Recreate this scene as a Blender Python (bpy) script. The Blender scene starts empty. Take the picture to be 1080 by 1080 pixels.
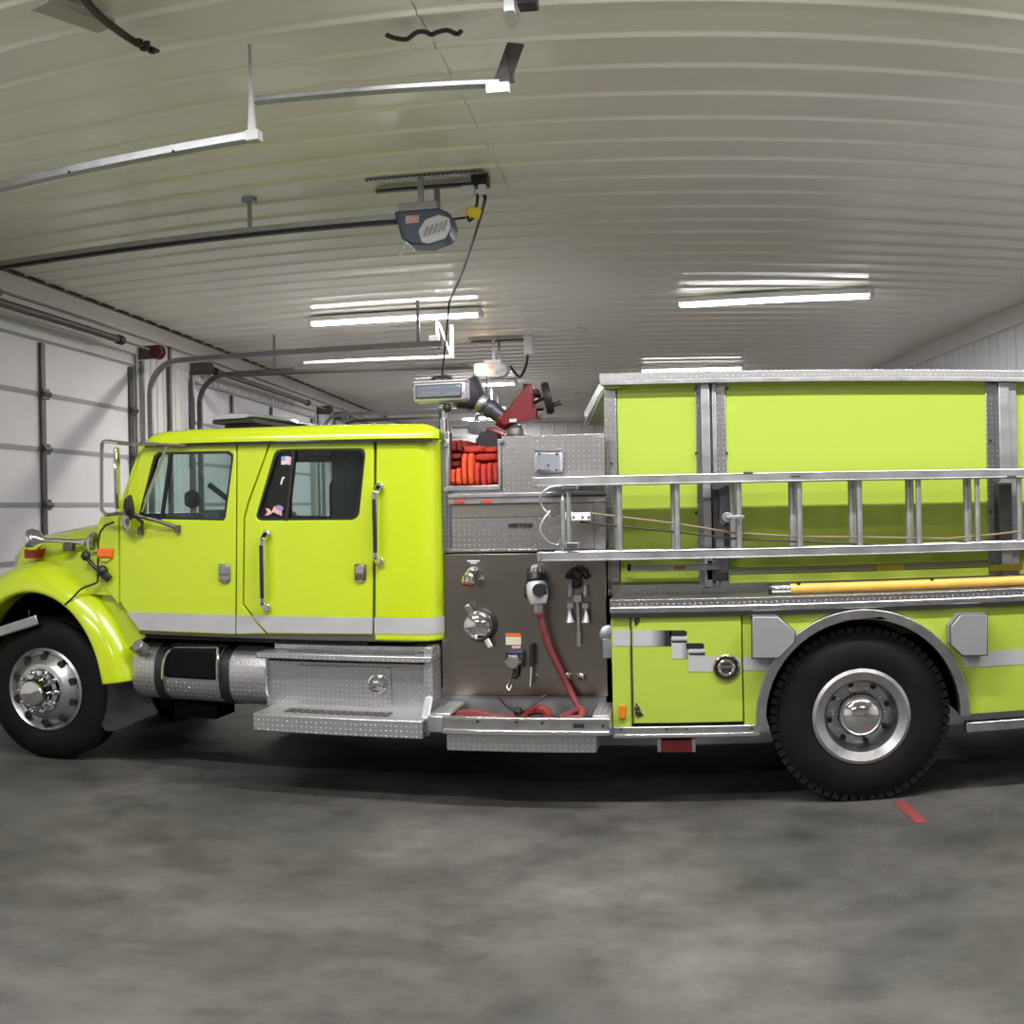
import bpy, bmesh, math, random
from math import sin, cos, pi, radians, atan2, sqrt
from mathutils import Vector, Matrix
from mathutils.geometry import tessellate_polygon
random.seed(7)
SC = bpy.context.scene
COL = SC.collection

# ------------------------------------------------------------------ camera (a phone panorama: equirectangular strip)
F, XC, YC, ROLL, EYE = 1150.0, 740.0, 528.0, 0.02, 1.81
cd = bpy.data.cameras.new('camera'); cam = bpy.data.objects.new('camera', cd); COL.objects.link(cam)
cd.type = 'PANO'; cd.panorama_type = 'EQUIRECTANGULAR'
cd.longitude_min, cd.longitude_max = (0 - XC) / F, (1080 - XC) / F
cd.latitude_min, cd.latitude_max = (YC - 1080) / F, (YC - 0) / F
cd.clip_start, cd.clip_end = 0.05, 200
_r, _u, _f = Vector((cos(ROLL), 0, -sin(ROLL))), Vector((sin(ROLL), 0, cos(ROLL))), Vector((0, 1, 0))
M = Matrix.Identity(4)
for i in range(3):
    M[i][0], M[i][1], M[i][2] = _r[i], _u[i], -_f[i]
M.translation = Vector((0, 0, EYE))
cam.matrix_world = M
SC.camera = cam

# ------------------------------------------------------------------ world, exposure
w = bpy.data.worlds.new('world'); SC.world = w; w.use_nodes = True
w.node_tree.nodes['Background'].inputs[0].default_value = (0.75, 0.85, 1.0, 1)
w.node_tree.nodes['Background'].inputs[1].default_value = 0.05
SC.view_settings.view_transform = 'Standard'; SC.view_settings.look = 'None'
SC.view_settings.gamma = 1; SC.view_settings.use_curve_mapping = False
SC.view_settings.exposure = 0.1

# ------------------------------------------------------------------ measuring helpers
def ray(px, py):
    lo, la = (px - XC) / F, (YC - py) / F
    return _r * (cos(la) * sin(lo)) + _u * sin(la) + _f * (cos(la) * cos(lo))
EYEV = Vector((0, 0, EYE))
def at(px, py, Y):
    d = ray(px, py); return EYEV + d * (Y / d.y)
def atz(px, py, z):
    d = ray(px, py); return EYEV + d * ((z - EYE) / d.z)
def atp(px, py, n, a):            # meets plane n.p = a
    d = ray(px, py); n = Vector(n); return EYEV + d * ((a - n.dot(EYEV)) / n.dot(d))
def XZ(pts, Y):
    return [(at(x, y, Y).x, at(x, y, Y).z) for x, y in pts]
def rect(x0, y0, x1, y1, Y):      # -> X0, X1, Z0, Z1
    xm, ym = (x0 + x1) / 2, (y0 + y1) / 2
    return at(x0, ym, Y).x, at(x1, ym, Y).x, at(xm, y1, Y).z, at(xm, y0, Y).z

# ------------------------------------------------------------------ materials
def srgb(r, g, b):
    f = lambda c: c / 12.92 if c <= .04045 else ((c + .055) / 1.055) ** 2.4
    return (f(r / 255), f(g / 255), f(b / 255), 1)
MATS = {}
def mat(name, col, rough=.5, metal=0., spec=.5, noise=0., nscale=8., bump=0., bscale=60., emit=0., coat=0., alpha=None, coords='Object'):
    if name in MATS: return MATS[name]
    m = bpy.data.materials.new(name); m.use_nodes = True; MATS[name] = m
    nt = m.node_tree; b = nt.nodes['Principled BSDF']
    if len(col) == 3: col = (*col, 1)
    b.inputs['Base Color'].default_value = col
    b.inputs['Roughness'].default_value = rough; b.inputs['Metallic'].default_value = metal
    b.inputs['Specular IOR Level'].default_value = spec
    b.inputs['Coat Weight'].default_value = coat; b.inputs['Coat Roughness'].default_value = .05
    if emit:
        b.inputs['Emission Color'].default_value = col; b.inputs['Emission Strength'].default_value = emit
    tc = nt.nodes.new('ShaderNodeTexCoord')
    if noise:
        n = nt.nodes.new('ShaderNodeTexNoise'); n.inputs['Scale'].default_value = nscale; n.inputs['Detail'].default_value = 5
        nt.links.new(tc.outputs[coords], n.inputs['Vector'])
        mr = nt.nodes.new('ShaderNodeMapRange'); mr.inputs['From Min'].default_value = .3; mr.inputs['From Max'].default_value = .7
        mr.inputs['To Min'].default_value = 1 - noise; mr.inputs['To Max'].default_value = 1 + noise
        nt.links.new(n.outputs['Fac'], mr.inputs['Value'])
        mx = nt.nodes.new('ShaderNodeMix'); mx.data_type = 'RGBA'; mx.blend_type = 'MULTIPLY'; mx.inputs[0].default_value = 1
        mx.inputs[6].default_value = col; nt.links.new(mr.outputs[0], mx.inputs[7]); nt.links.new(mx.outputs[2], b.inputs['Base Color'])
        mr2 = nt.nodes.new('ShaderNodeMapRange'); mr2.inputs['To Min'].default_value = max(.02, rough - .12); mr2.inputs['To Max'].default_value = min(1, rough + .12)
        nt.links.new(n.outputs['Fac'], mr2.inputs['Value']); nt.links.new(mr2.outputs[0], b.inputs['Roughness'])
    if bump:
        n2 = nt.nodes.new('ShaderNodeTexNoise'); n2.inputs['Scale'].default_value = bscale; n2.inputs['Detail'].default_value = 3
        nt.links.new(tc.outputs[coords], n2.inputs['Vector'])
        bp = nt.nodes.new('ShaderNodeBump'); bp.inputs['Strength'].default_value = bump; bp.inputs['Distance'].default_value = .004
        nt.links.new(n2.outputs['Fac'], bp.inputs['Height']); nt.links.new(bp.outputs[0], b.inputs['Normal'])
    return m
def mathn(nt, op, a, b=None):
    n = nt.nodes.new('ShaderNodeMath'); n.operation = op
    for i, v in enumerate((a, b)):
        if v is None: continue
        if isinstance(v, (int, float)): n.inputs[i].default_value = v
        else: nt.links.new(v, n.inputs[i])
    return n.outputs[0]
def tread(name, col, rough=.3, pitch=.03, metal=1., strength=.9):
    """checker plate: alternating raised lozenges (fine relief, from metric UVs)"""
    m = mat(name, col, rough, metal); nt = m.node_tree; b = nt.nodes['Principled BSDF']
    uv = nt.nodes.new('ShaderNodeUVMap'); sx = nt.nodes.new('ShaderNodeSeparateXYZ'); nt.links.new(uv.outputs[0], sx.inputs[0])
    u, v = mathn(nt, 'DIVIDE', sx.outputs[0], pitch), mathn(nt, 'DIVIDE', sx.outputs[1], pitch)
    fu, fv = mathn(nt, 'FLOOR', u), mathn(nt, 'FLOOR', v)
    par = mathn(nt, 'MULTIPLY', mathn(nt, 'FRACT', mathn(nt, 'MULTIPLY', mathn(nt, 'ADD', fu, fv), .5)), 4.0)   # 0 or 2
    sg = mathn(nt, 'SUBTRACT', par, 1.0)
    lu, lv = mathn(nt, 'SUBTRACT', mathn(nt, 'FRACT', u), .5), mathn(nt, 'SUBTRACT', mathn(nt, 'FRACT', v), .5)
    lvs = mathn(nt, 'MULTIPLY', lv, sg)
    a, c = mathn(nt, 'ADD', lu, lvs), mathn(nt, 'SUBTRACT', lu, lvs)
    d = mathn(nt, 'ADD', mathn(nt, 'POWER', mathn(nt, 'DIVIDE', a, .46), 2), mathn(nt, 'POWER', mathn(nt, 'DIVIDE', c, .17), 2))
    h = nt.nodes.new('ShaderNodeMapRange'); h.interpolation_type = 'SMOOTHSTEP'
    h.inputs['From Min'].default_value = 1.0; h.inputs['From Max'].default_value = .15
    nt.links.new(d, h.inputs['Value'])
    bp = nt.nodes.new('ShaderNodeBump'); bp.inputs['Strength'].default_value = strength; bp.inputs['Distance'].default_value = .006
    nt.links.new(h.outputs[0], bp.inputs['Height']); nt.links.new(bp.outputs[0], b.inputs['Normal'])
    mx = nt.nodes.new('ShaderNodeMix'); mx.data_type = 'RGBA'; mx.inputs[6].default_value = col if len(col) == 4 else (*col, 1)
    mx.inputs[7].default_value = tuple(min(1, x * 1.9) for x in col[:3]) + (1,)
    nt.links.new(h.outputs[0], mx.inputs[0]); nt.links.new(mx.outputs[2], b.inputs['Base Color'])
    return m
def glass(name, tint, refl=.08, dark=.75):
    m = bpy.data.materials.new(name); m.use_nodes = True; nt = m.node_tree; nt.nodes.clear(); MATS[name] = m
    o = nt.nodes.new('ShaderNodeOutputMaterial'); t = nt.nodes.new('ShaderNodeBsdfTransparent'); g = nt.nodes.new('ShaderNodeBsdfGlossy')
    t.inputs[0].default_value = (*[c * dark for c in tint], 1); g.inputs['Roughness'].default_value = .02
    lw = nt.nodes.new('ShaderNodeLayerWeight'); lw.inputs[0].default_value = .5; fr = nt.nodes.new('ShaderNodeMapRange'); fr.inputs['From Min'].default_value = .4; fr.inputs['To Min'].default_value = .03; fr.inputs['To Max'].default_value = .4; nt.links.new(lw.outputs['Facing'], fr.inputs['Value']); mx = nt.nodes.new('ShaderNodeMixShader')
    nt.links.new(fr.outputs[0], mx.inputs[0]); nt.links.new(t.outputs[0], mx.inputs[1]); nt.links.new(g.outputs[0], mx.inputs[2]); nt.links.new(mx.outputs[0], o.inputs[0])
    return m
def emitm(name, col, s):
    m = bpy.data.materials.new(name); m.use_nodes = True; nt = m.node_tree; nt.nodes.clear(); MATS[name] = m
    o = nt.nodes.new('ShaderNodeOutputMaterial'); e = nt.nodes.new('ShaderNodeEmission'); e.inputs[0].default_value = (*col, 1); e.inputs[1].default_value = s
    nt.links.new(e.outputs[0], o.inputs[0]); return m

LIME = mat('lime_paint', (.475, .6, .012), .22, 0, coat=.6)
LIMEF = mat('lime_tank_paint', (.355, .46, .05), .4, 0, coat=.15)
CHROME = mat('chrome', (.75, .75, .76), .07, 1)
ALU = mat('brushed_aluminium', (.52, .52, .53), .33, 1, noise=.08, nscale=14)
ALUL = mat('ladder_aluminium', (.42, .425, .435), .42, .85, noise=.14, nscale=9)
STEEL = mat('stainless_panel', (.38, .345, .31), .25, 1)
TREAD = tread('checker_plate', (.43, .42, .42), .34, .031)
TREADW = tread('checker_plate_pale', (.5, .5, .51), .36, .031, .85)
TREADD = tread('checker_plate_trim', (.33, .33, .35), .3, .03)
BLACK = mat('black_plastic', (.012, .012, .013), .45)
RUBBER = mat('tyre_rubber', (.006, .006, .0065), .65, spec=.2, noise=.25, nscale=6, bump=.15)
DARK = mat('dark_interior', (.02, .022, .022), .8)
CHASSIS = mat('chassis_black', (.004, .004, .0045), .8, spec=.12)
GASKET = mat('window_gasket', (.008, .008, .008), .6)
STRIPE = mat('reflective_stripe', (.42, .42, .43), .5, .15, noise=.05)
AMBER = mat('amber_lens', (.75, .14, .01), .2, coat=.5)
REDL = mat('red_lens', (.28, .01, .01), .25, coat=.5)
REDP = mat('red_paint', (.2, .012, .018), .3, coat=.5)
HOSE1 = mat('hose_orange', (.62, .075, .018), .75, noise=.15, nscale=30, bump=.3, bscale=300)
HOSE2 = mat('hose_red', (.42, .028, .018), .75, noise=.15, nscale=30, bump=.3, bscale=300)
HOSE3 = mat('hose_dark_red', (.2, .018, .014), .75, noise=.2, nscale=30, bump=.3, bscale=300)
HOSE4 = mat('hose_pink_red', (.18, .028, .032), .7, noise=.2, nscale=30, bump=.2, bscale=300)
WHITE = mat('white_enamel', (.72, .73, .74), .4)
GREY = mat('grey_metal', (.3, .3, .31), .4, .7)
GALV = mat('galvanised_steel', (.33, .34, .35), .38, .9, noise=.1, nscale=12)
RUST = mat('dull_steel', (.12, .11, .11), .5, .7, noise=.2, nscale=14)
GLASS1 = glass('cab_glass', (.92, 1., .985), dark=.96)
GLASS2 = glass('tinted_cab_glass', (.88, .95, .93), dark=.82)
YEL = mat('yellow_fibreglass', (.75, .42, .08), .5, noise=.1)
LIQ = mat('lens_clear', (.5, .53, .6), .12, .6)

# ------------------------------------------------------------------ mesh builder
WORG = {}                       # world origin of every linked object
def tag(o, label=None, cat=None, group=None, kind=None):
    if label: o['label'] = label
    if cat: o['category'] = cat
    if group: o['group'] = group
    if kind: o['kind'] = kind
    return o
def empty(name, loc, label, cat, group=None):
    o = bpy.data.objects.new(name, None); COL.objects.link(o); o.location = loc; o.empty_display_size = .1
    WORG[o.name] = Vector(loc); return tag(o, label, cat, group)
def link(name, me, m, parent, org):
    o = bpy.data.objects.new(name, me); COL.objects.link(o)
    if m is not None:
        me.materials.clear(); me.materials.append(m)
    WORG[o.name] = Vector(org)
    if parent is not None:
        o.parent = parent; o.location = Vector(org) - WORG[parent.name]
    else: o.location = org
    return o
class MB:
    def __init__(s): s.v = []; s.f = []
    def add(s, vs, fs):
        k = len(s.v); s.v += [Vector(p) for p in vs]; s.f += [tuple(i + k for i in f) for f in fs]; return s
    def box(s, x0, x1, y0, y1, z0, z1):
        if x0 > x1: x0, x1 = x1, x0
        if y0 > y1: y0, y1 = y1, y0
        if z0 > z1: z0, z1 = z1, z0
        return s.add([(x, y, z) for z in (z0, z1) for y in (y0, y1) for x in (x0, x1)],
                     [(0, 2, 3, 1), (4, 5, 7, 6), (0, 1, 5, 4), (2, 6, 7, 3), (0, 4, 6, 2), (1, 3, 7, 5)])
    def rbox(s, px, Y, y0=0., y1=.05):      # pixel rectangle at plane Y, from Y+y0 to Y+y1
        a, b, c, d = rect(*px, Y); return s.box(a, b, Y + y0, Y + y1, c, d)
    def obox(s, c, size, R):                 # oriented box
        c = Vector(c); hx, hy, hz = [q / 2 for q in size]
        vs = [c + R @ Vector((x * hx, y * hy, z * hz)) for z in (-1, 1) for y in (-1, 1) for x in (-1, 1)]
        return s.add(vs, [(0, 2, 3, 1), (4, 5, 7, 6), (0, 1, 5, 4), (2, 6, 7, 3), (0, 4, 6, 2), (1, 3, 7, 5)])
    def bar(s, p0, p1, w, h, up=(0, 0, 1)):  # rectangular bar between two points
        p0, p1 = Vector(p0), Vector(p1); d = p1 - p0; L = d.length; d.normalize(); up = Vector(up)
        sd = d.cross(up)
        if sd.length < 1e-4: sd = d.cross(Vector((0, 1, 0)))
        sd.normalize(); u = sd.cross(d)
        R = Matrix((d, sd, u)).transposed(); return s.obox((p0 + p1) / 2, (L, w, h), R)
    def prism(s, pts, y0, y1, holes=(), ax='XZ'):
        mk = {'XZ': lambda p, y: (p[0], y, p[1]), 'YZ': lambda p, y: (y, p[0], p[1]), 'XY': lambda p, y: (p[0], p[1], y)}[ax]
        loops = [list(pts)] + [list(h) for h in holes]
        flat = [p for l in loops for p in l]; n = len(flat)
        tris = tessellate_polygon([[Vector((p[0], p[1], 0)) for p in l] for l in loops])
        fs = []
        for t in tris:
            a, b, c = [flat[i] for i in t]
            ccw = (b[0] - a[0]) * (c[1] - a[1]) - (b[1] - a[1]) * (c[0] - a[0]) > 0
            t = tuple(t) if ccw else tuple(reversed(t))
            fs += [t, tuple(i + n for i in reversed(t))]
        k = 0
        for l in loops:
            m_ = len(l)
            for i in range(m_):
                fs.append((k + i, k + (i + 1) % m_, k + (i + 1) % m_ + n, k + i + n))
            k += m_
        return s.add([mk(p, y0) for p in flat] + [mk(p, y1) for p in flat], fs)
    def pprism(s, pts, Y, y0=0., y1=.05, holes=()):   # outline in pixels
        return s.prism(XZ(pts, Y), Y + y0, Y + y1, [XZ(h, Y) for h in holes])
    def ring(s, c, ax, r, n):
        ax = Vector(ax).normalized(); t = Vector((0, 0, 1)) if abs(ax.z) < .9 else Vector((1, 0, 0))
        u = ax.cross(t).normalized(); v = ax.cross(u)
        return [Vector(c) + u * (r * cos(2 * pi * i / n)) + v * (r * sin(2 * pi * i / n)) for i in range(n)]
    def loft(s, rings, closed=True, caps=True):
        n = len(rings[0]); vs = [p for r in rings for p in r]; fs = []
        for j in range(len(rings) - 1):
            for i in range(n if closed else n - 1):
                a, b = j * n + i, j * n + (i + 1) % n; fs.append((a, b, b + n, a + n))
        if caps and closed:
            fs.append(tuple(reversed(range(n)))); fs.append(tuple(range((len(rings) - 1) * n, len(rings) * n)))
        return s.add(vs, fs)
    def cyl(s, p0, p1, r0, r1=None, n=16):
        r1 = r0 if r1 is None else r1; ax = Vector(p1) - Vector(p0)
        return s.loft([s.ring(p0, ax, r0, n), s.ring(p1, ax, r1, n)])
    def lathe(s, prof, c, ax, n=32, caps=True):
        ax = Vector(ax).normalized(); return s.loft([s.ring(Vector(c) + ax * h, ax, max(r, .0005), n) for r, h in prof], caps=caps)
    def tube(s, path, r, n=8):
        path = [Vector(p) for p in path]; rings = []; u = None
        for i, p in enumerate(path):
            d = (path[min(i + 1, len(path) - 1)] - path[max(i - 1, 0)]).normalized()
            if u is None:
                t = Vector((0, 0, 1)) if abs(d.z) < .9 else Vector((1, 0, 0)); u = d.cross(t).normalized()
            u = (u - d * u.dot(d)).normalized(); v = d.cross(u); rr = r[i] if isinstance(r, (list, tuple)) else r
            rings.append([p + u * (rr * cos(2 * pi * k / n)) + v * (rr * sin(2 * pi * k / n)) for k in range(n)])
        return s.loft(rings)
    def ball(s, c, r, n=12, sc=(1, 1, 1)):
        rings = []
        for j in range(n // 2 + 1):
            a = pi * j / (n // 2); rr = max(sin(a), .01)
            rings.append([Vector(c) + Vector((rr * cos(2 * pi * i / n) * r * sc[0], rr * sin(2 * pi * i / n) * r * sc[1], -cos(a) * r * sc[2])) for i in range(n)])
        return s.loft(rings)
    def build(s, name, m, parent=None, bevel=0., seg=2, ang=35, label=None, cat=None, group=None, kind=None, fix=True):
        if not s.v: return None
        lo = Vector([min(p[i] for p in s.v) for i in range(3)]); hi = Vector([max(p[i] for p in s.v) for i in range(3)])
        c = (lo + hi) / 2
        if parent is None: c.z = lo.z
        me = bpy.data.meshes.new(name); me.from_pydata([p - c for p in s.v], [], s.f)
        if fix:
            bm = bmesh.new(); bm.from_mesh(me); bmesh.ops.remove_doubles(bm, verts=bm.verts, dist=1e-6)
            bmesh.ops.recalc_face_normals(bm, faces=bm.faces); bm.to_mesh(me); bm.free()
        uvl = me.uv_layers.new(name='UVMap')
        for p in me.polygons:
            n = p.normal; ax = max(range(3), key=lambda i: abs(n[i]))
            for li in p.loop_indices:
                q = me.vertices[me.loops[li].vertex_index].co + c
                uvl.data[li].uv = ((q.y, q.z), (q.x, q.z), (q.x, q.y))[ax]
            p.use_smooth = True
        me.set_sharp_from_angle(angle=radians(ang))
        o = link(name, me, m, parent, c)
        if bevel:
            b = o.modifiers.new('bevel', 'BEVEL'); b.width = bevel; b.segments = seg; b.limit_method = 'ANGLE'; b.angle_limit = radians(40); b.use_clamp_overlap = True
        return tag(o, label, cat, group, kind)
def build_each(q, name, m, parent, bevel=0., **k):
    """every loose piece of the builder becomes an object of its own"""
    par = list(range(len(q.v)))
    def fi(i):
        while par[i] != i: par[i] = par[par[i]]; i = par[i]
        return i
    for f in q.f:
        for i in f[1:]: par[fi(f[0])] = fi(i)
    groups = {}
    for f in q.f: groups.setdefault(fi(f[0]), []).append(f)
    out = []
    for fs in groups.values():
        ids = sorted({i for f in fs for i in f}); mp = {i: n for n, i in enumerate(ids)}
        s = MB(); s.add([q.v[i] for i in ids], [tuple(mp[i] for i in f) for f in fs]); out.append(s.build(name, m, parent, bevel, **k))
    return out
def dup(root, off=(0, 0, 0), label=None, group=None, rotz=None):
    r = root.copy(); COL.objects.link(r); r.location = root.location + Vector(off)
    if rotz is not None: r.rotation_euler = (0, 0, rotz)
    if label: r['label'] = label
    if group: r['group'] = group
    WORG[r.name] = Vector(r.location)
    for ch in list(root.children):
        c = ch.copy(); COL.objects.link(c); c.parent = r
        for g in list(ch.children):
            d = g.copy(); COL.objects.link(d); d.parent = c
    return r
def spline(pts, n=8):
    """Catmull-Rom through points"""
    P = [Vector(p) for p in pts]; out = []
    for i in range(len(P) - 1):
        a, b, c, d = P[max(i - 1, 0)], P[i], P[i + 1], P[min(i + 2, len(P) - 1)]
        for k in range(n):
            t = k / n; out.append(.5 * ((2 * b) + (c - a) * t + (2 * a - 5 * b + 4 * c - d) * t * t + (3 * b - a - 3 * c + d) * t ** 3))
    return out + [P[-1]]
# ================================================================== THE ROOM
H = 2.6; CEIL = EYE + H
WYAW, RYAW = 0.104, 0.045            # walls / ceiling ribs against the truck's axis
NW = Vector((cos(WYAW), sin(WYAW), 0)); DW = Vector((-sin(WYAW), cos(WYAW), 0))
DR = Vector((cos(RYAW), sin(RYAW), 0)); DRY = Vector((-sin(RYAW), cos(RYAW), 0))
AL, AR = -5.83, 5.75                 # wall distances from the camera along NW
FAR, BACK = 33.0, -9.0
def wl(s, d, z, a=None):             # point near the left wall: s along it, d out of it, z up
    return NW * (AL + d) + DW * s + Vector((0, 0, z))
def wr(s, d, z): return NW * (AR - d) + DW * s + Vector((0, 0, z))
def swall(px, a=AL): 
    al = ((YC + 0) and (XC - px) / F) - WYAW      # angle left of the wall direction
    return -a / math.tan(al)
def onleft(px, py, d=0.):
    p = atp(px, py, NW, AL + d); return p.dot(DW), p.z

# floor: dark, worn, faintly damp concrete
m = mat('concrete_floor', (.1, .098, .094), .5); nt = m.node_tree; b = nt.nodes['Principled BSDF']
tc = nt.nodes.new('ShaderNodeTexCoord')
def nz(scale, detail=6, rough=.6, dist=0.):
    n = nt.nodes.new('ShaderNodeTexNoise'); n.inputs['Scale'].default_value = scale; n.inputs['Detail'].default_value = detail
    n.inputs['Roughness'].default_value = rough; n.inputs['Distortion'].default_value = dist; nt.links.new(tc.outputs['Object'], n.inputs['Vector']); return n.outputs['Fac']
def ramp(fac, stops):
    r = nt.nodes.new('ShaderNodeValToRGB'); nt.links.new(fac, r.inputs[0])
    while len(r.color_ramp.elements) < len(stops): r.color_ramp.elements.new(.5)
    for e, (p, c) in zip(r.color_ramp.elements, stops): e.position = p; e.color = (c, c * .985, c * .95, 1)
    return r.outputs[0]
big = ramp(nz(.55, 5, .6, .4), [(.3, .031), (.5, .068), (.72, .125)])
fine = ramp(nz(3.2, 8, .7), [(.32, .62), (.5, 1.), (.7, 1.3)])
mx = nt.nodes.new('ShaderNodeMix'); mx.data_type = 'RGBA'; mx.blend_type = 'MULTIPLY'; mx.inputs[0].default_value = 1
nt.links.new(big, mx.inputs[6]); nt.links.new(fine, mx.inputs[7]); nt.links.new(mx.outputs[2], b.inputs['Base Color'])
rg = ramp(nz(1.1, 5), [(.35, .5), (.65, .7)]); nt.links.new(rg, b.inputs['Roughness'])
bp = nt.nodes.new('ShaderNodeBump'); bp.inputs['Strength'].default_value = .12; bp.inputs['Distance'].default_value = .01
nt.links.new(nz(40, 4), bp.inputs['Height']); nt.links.new(bp.outputs[0], b.inputs['Normal'])
FLOORM = m
q = MB(); P4 = [wl(BACK, -.3, 0), wr(BACK, -.3, 0), wr(FAR, -.3, 0), wl(FAR, -.3, 0)]
q.prism([(p.x, p.y) for p in P4], -.2, 0, ax='XY'); q.build('floor', FLOORM, kind='structure')

# ceiling: glossy white corrugated liner panels, ribs along the truck
CEILM = mat('ceiling_liner_steel', (.86, .83, .735), .3, coat=.25)
RS = .46
def ceil_panel_mesh(L):
    prof = [(0., 0), (.045, 0), (.055, -.003), (.066, -.014), (.075, -.021), (.085, -.023), (.095, -.021), (.104, -.014), (.115, -.003), (.125, 0)]
    pr = prof + [(y + RS, z) for y, z in prof] + [(2 * RS - .003, 0)]
    vs = [(x, y, z) for x in (0, L) for y, z in pr]; n = len(pr)
    me = bpy.data.meshes.new('ceiling_panel'); me.from_pydata(vs, [], [(i, i + 1, i + 1 + n, i + n) for i in range(n - 1)])
    me.materials.append(CEILM)
    for p in me.polygons: p.use_smooth = abs(p.normal.z) < .9995
    return me
q = MB(); q.box(-.1, .1, -.1, .1, CEIL + .1, CEIL + .16)
P4 = [wl(BACK, -.3, 0), wr(BACK, -.3, 0), wr(FAR + .3, -.3, 0), wl(FAR + .3, -.3, 0)]
q = MB(); q.prism([(p.x, p.y) for p in P4], CEIL + .06, CEIL + .2, ax='XY')
ceiling = q.build('ceiling', CEILM, kind='structure')
CP = ceil_panel_mesh(5.6)
for i in range(int((FAR - BACK + 4) / (2 * RS))):
    for j, x0 in enumerate((-12.3, -6.7 + .004, -1.1 + .008, 4.5 + .012)):
        p = DR * x0 + DRY * (BACK - 1.5 + i * 2 * RS)
        c = p + DR * 2.8
        if c.dot(NW) < AL - 3.2 or c.dot(NW) > AR + 3.2: continue
        o = bpy.data.objects.new('ceiling_panel', CP); COL.objects.link(o); o.parent = ceiling
        o.location = Vector((p.x, p.y, CEIL)) - WORG[ceiling.name]; o.rotation_euler = (0, 0, RYAW)

# walls
LINER = mat('white_wall_liner', (.66, .65, .65), .45, noise=.05, nscale=1.2)
DOORW = mat('white_door_steel', (.8, .79, .83), .5, noise=.05, nscale=.9)
TRIMW = mat('white_trim', (.68, .66, .63), .4)
SEAM = mat('grey_joint', (.36, .36, .37), .6)
def ribbed(mb, pf, s0, s1, z0, z1, step=.23):     # pf(s, d, z); vertical ribs 2 cm proud, one sheet
    ss = []; s = s0
    while s < s1 - .001:
        e = min(s + step, s1)
        for t, d in ((0, 0), (.012, .02), (.04, .02), (.052, 0)):
            if s + t < e: ss.append((s + t, d))
        s = e
    ss.append((s1, 0)); n = len(ss)
    mb.add([pf(s, d, z) for z in (z0, z1) for s, d in ss], [(i, i + 1, i + 1 + n, i + n) for i in range(n - 1)])
    return mb
def wbox(mb, pf, s0, s1, d0, d1, z0, z1):
    return mb.add([pf(s, d, z) for z in (z0, z1) for d in (d0, d1) for s in (s0, s1)], [(0, 2, 3, 1), (4, 5, 7, 6), (0, 1, 5, 4), (2, 6, 7, 3), (0, 4, 6, 2), (1, 3, 7, 5)])

# left wall with three overhead-door openings
DT = onleft(70, 364)[1]                                   # top of the door openings
doors = [(swall(50) * 2 - swall(146), swall(146)), (swall(200), swall(334)), (swall(352), 32.0)]
print('doors', doors, DT, CEIL)
q = MB(); edges = [BACK] + [e for d in doors for e in d] + [FAR]
for i in range(0, len(edges), 2): wbox(q, wl, edges[i], edges[i + 1], -.25, -.02, 0, CEIL + .1)
for a, c in doors: wbox(q, wl, a, c, -.25, -.02, DT, CEIL + .1)
wall_left = q.build('wall_left', LINER, kind='structure')
for i in range(0, len(edges), 2):
    if edges[i + 1] - edges[i] > .05: ribbed(MB(), wl, edges[i], edges[i + 1], 0, CEIL).build('liner_panel', LINER, wall_left, fix=False)
for a, c in doors[1:]: ribbed(MB(), wl, a, c, DT + .02, CEIL).build('header_panel', LINER, wall_left, fix=False)
z1 = onleft(0, 284, .06)[1]; z0 = onleft(0, 301, .06)[1]
q = MB(); wbox(q, wl, BACK, FAR, .0, .09, CEIL - .25, CEIL - .04); q.build('trim_1', TRIMW, kind='structure', bevel=.01)
q = MB(); wbox(q, wl, BACK, FAR, .0, .03, CEIL - .50, CEIL - .26); q.build('trim_2', TRIMW, kind='structure', bevel=.008)
q = MB(); wbox(q, wl, BACK, FAR, .09, .1, CEIL - .022, CEIL - .0); q.build('trim_3', BLACK, kind='structure')
def od_door(idx, s0, s1, ss, detail=True):
    nsec = 6; hz = (DT - .02) / nsec
    D = None
    for k in range(nsec):
        q = MB(); z0, z1 = .02 + k * hz + .006, .02 + (k + 1) * hz - .006
        wbox(q, wl, s0, s1, -.2, -.06, z0, z1)
        if D is None: D = q.build('door_%d' % idx, DOORW, kind='structure', bevel=.008); 
        else: q.build('door_section', DOORW, D, bevel=.008)
        q = MB(); wbox(q, wl, s0, s1, -.1, -.05, z1 - .02, z1 + .034); q.build('section_joint', SEAM, D)
    for s in ss:
        q = MB(); wbox(q, wl, s - .05, s + .05, -.06, -.02, .03, DT - .04); q.build('door_strut', RUST, D, bevel=.006)
        for k in range(1, nsec):
            q = MB(); z = .02 + k * hz; wbox(q, wl, s - .06, s + .1, -.03, .0, z - .06, z + .06); q.cyl(wl(s - .06, .0, z), wl(s + .11, .0, z), .03, n=10)
            q.build('hinge', RUST, D)
    return D
D1 = od_door(1, *doors[0], [swall(50), doors[0][1] - .1])
D2 = od_door(2, *doors[1], [swall(290), doors[1][0] + .15, doors[1][1] - .15, swall(249)])
D3 = od_door(3, *doors[2], [28.8])
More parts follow.
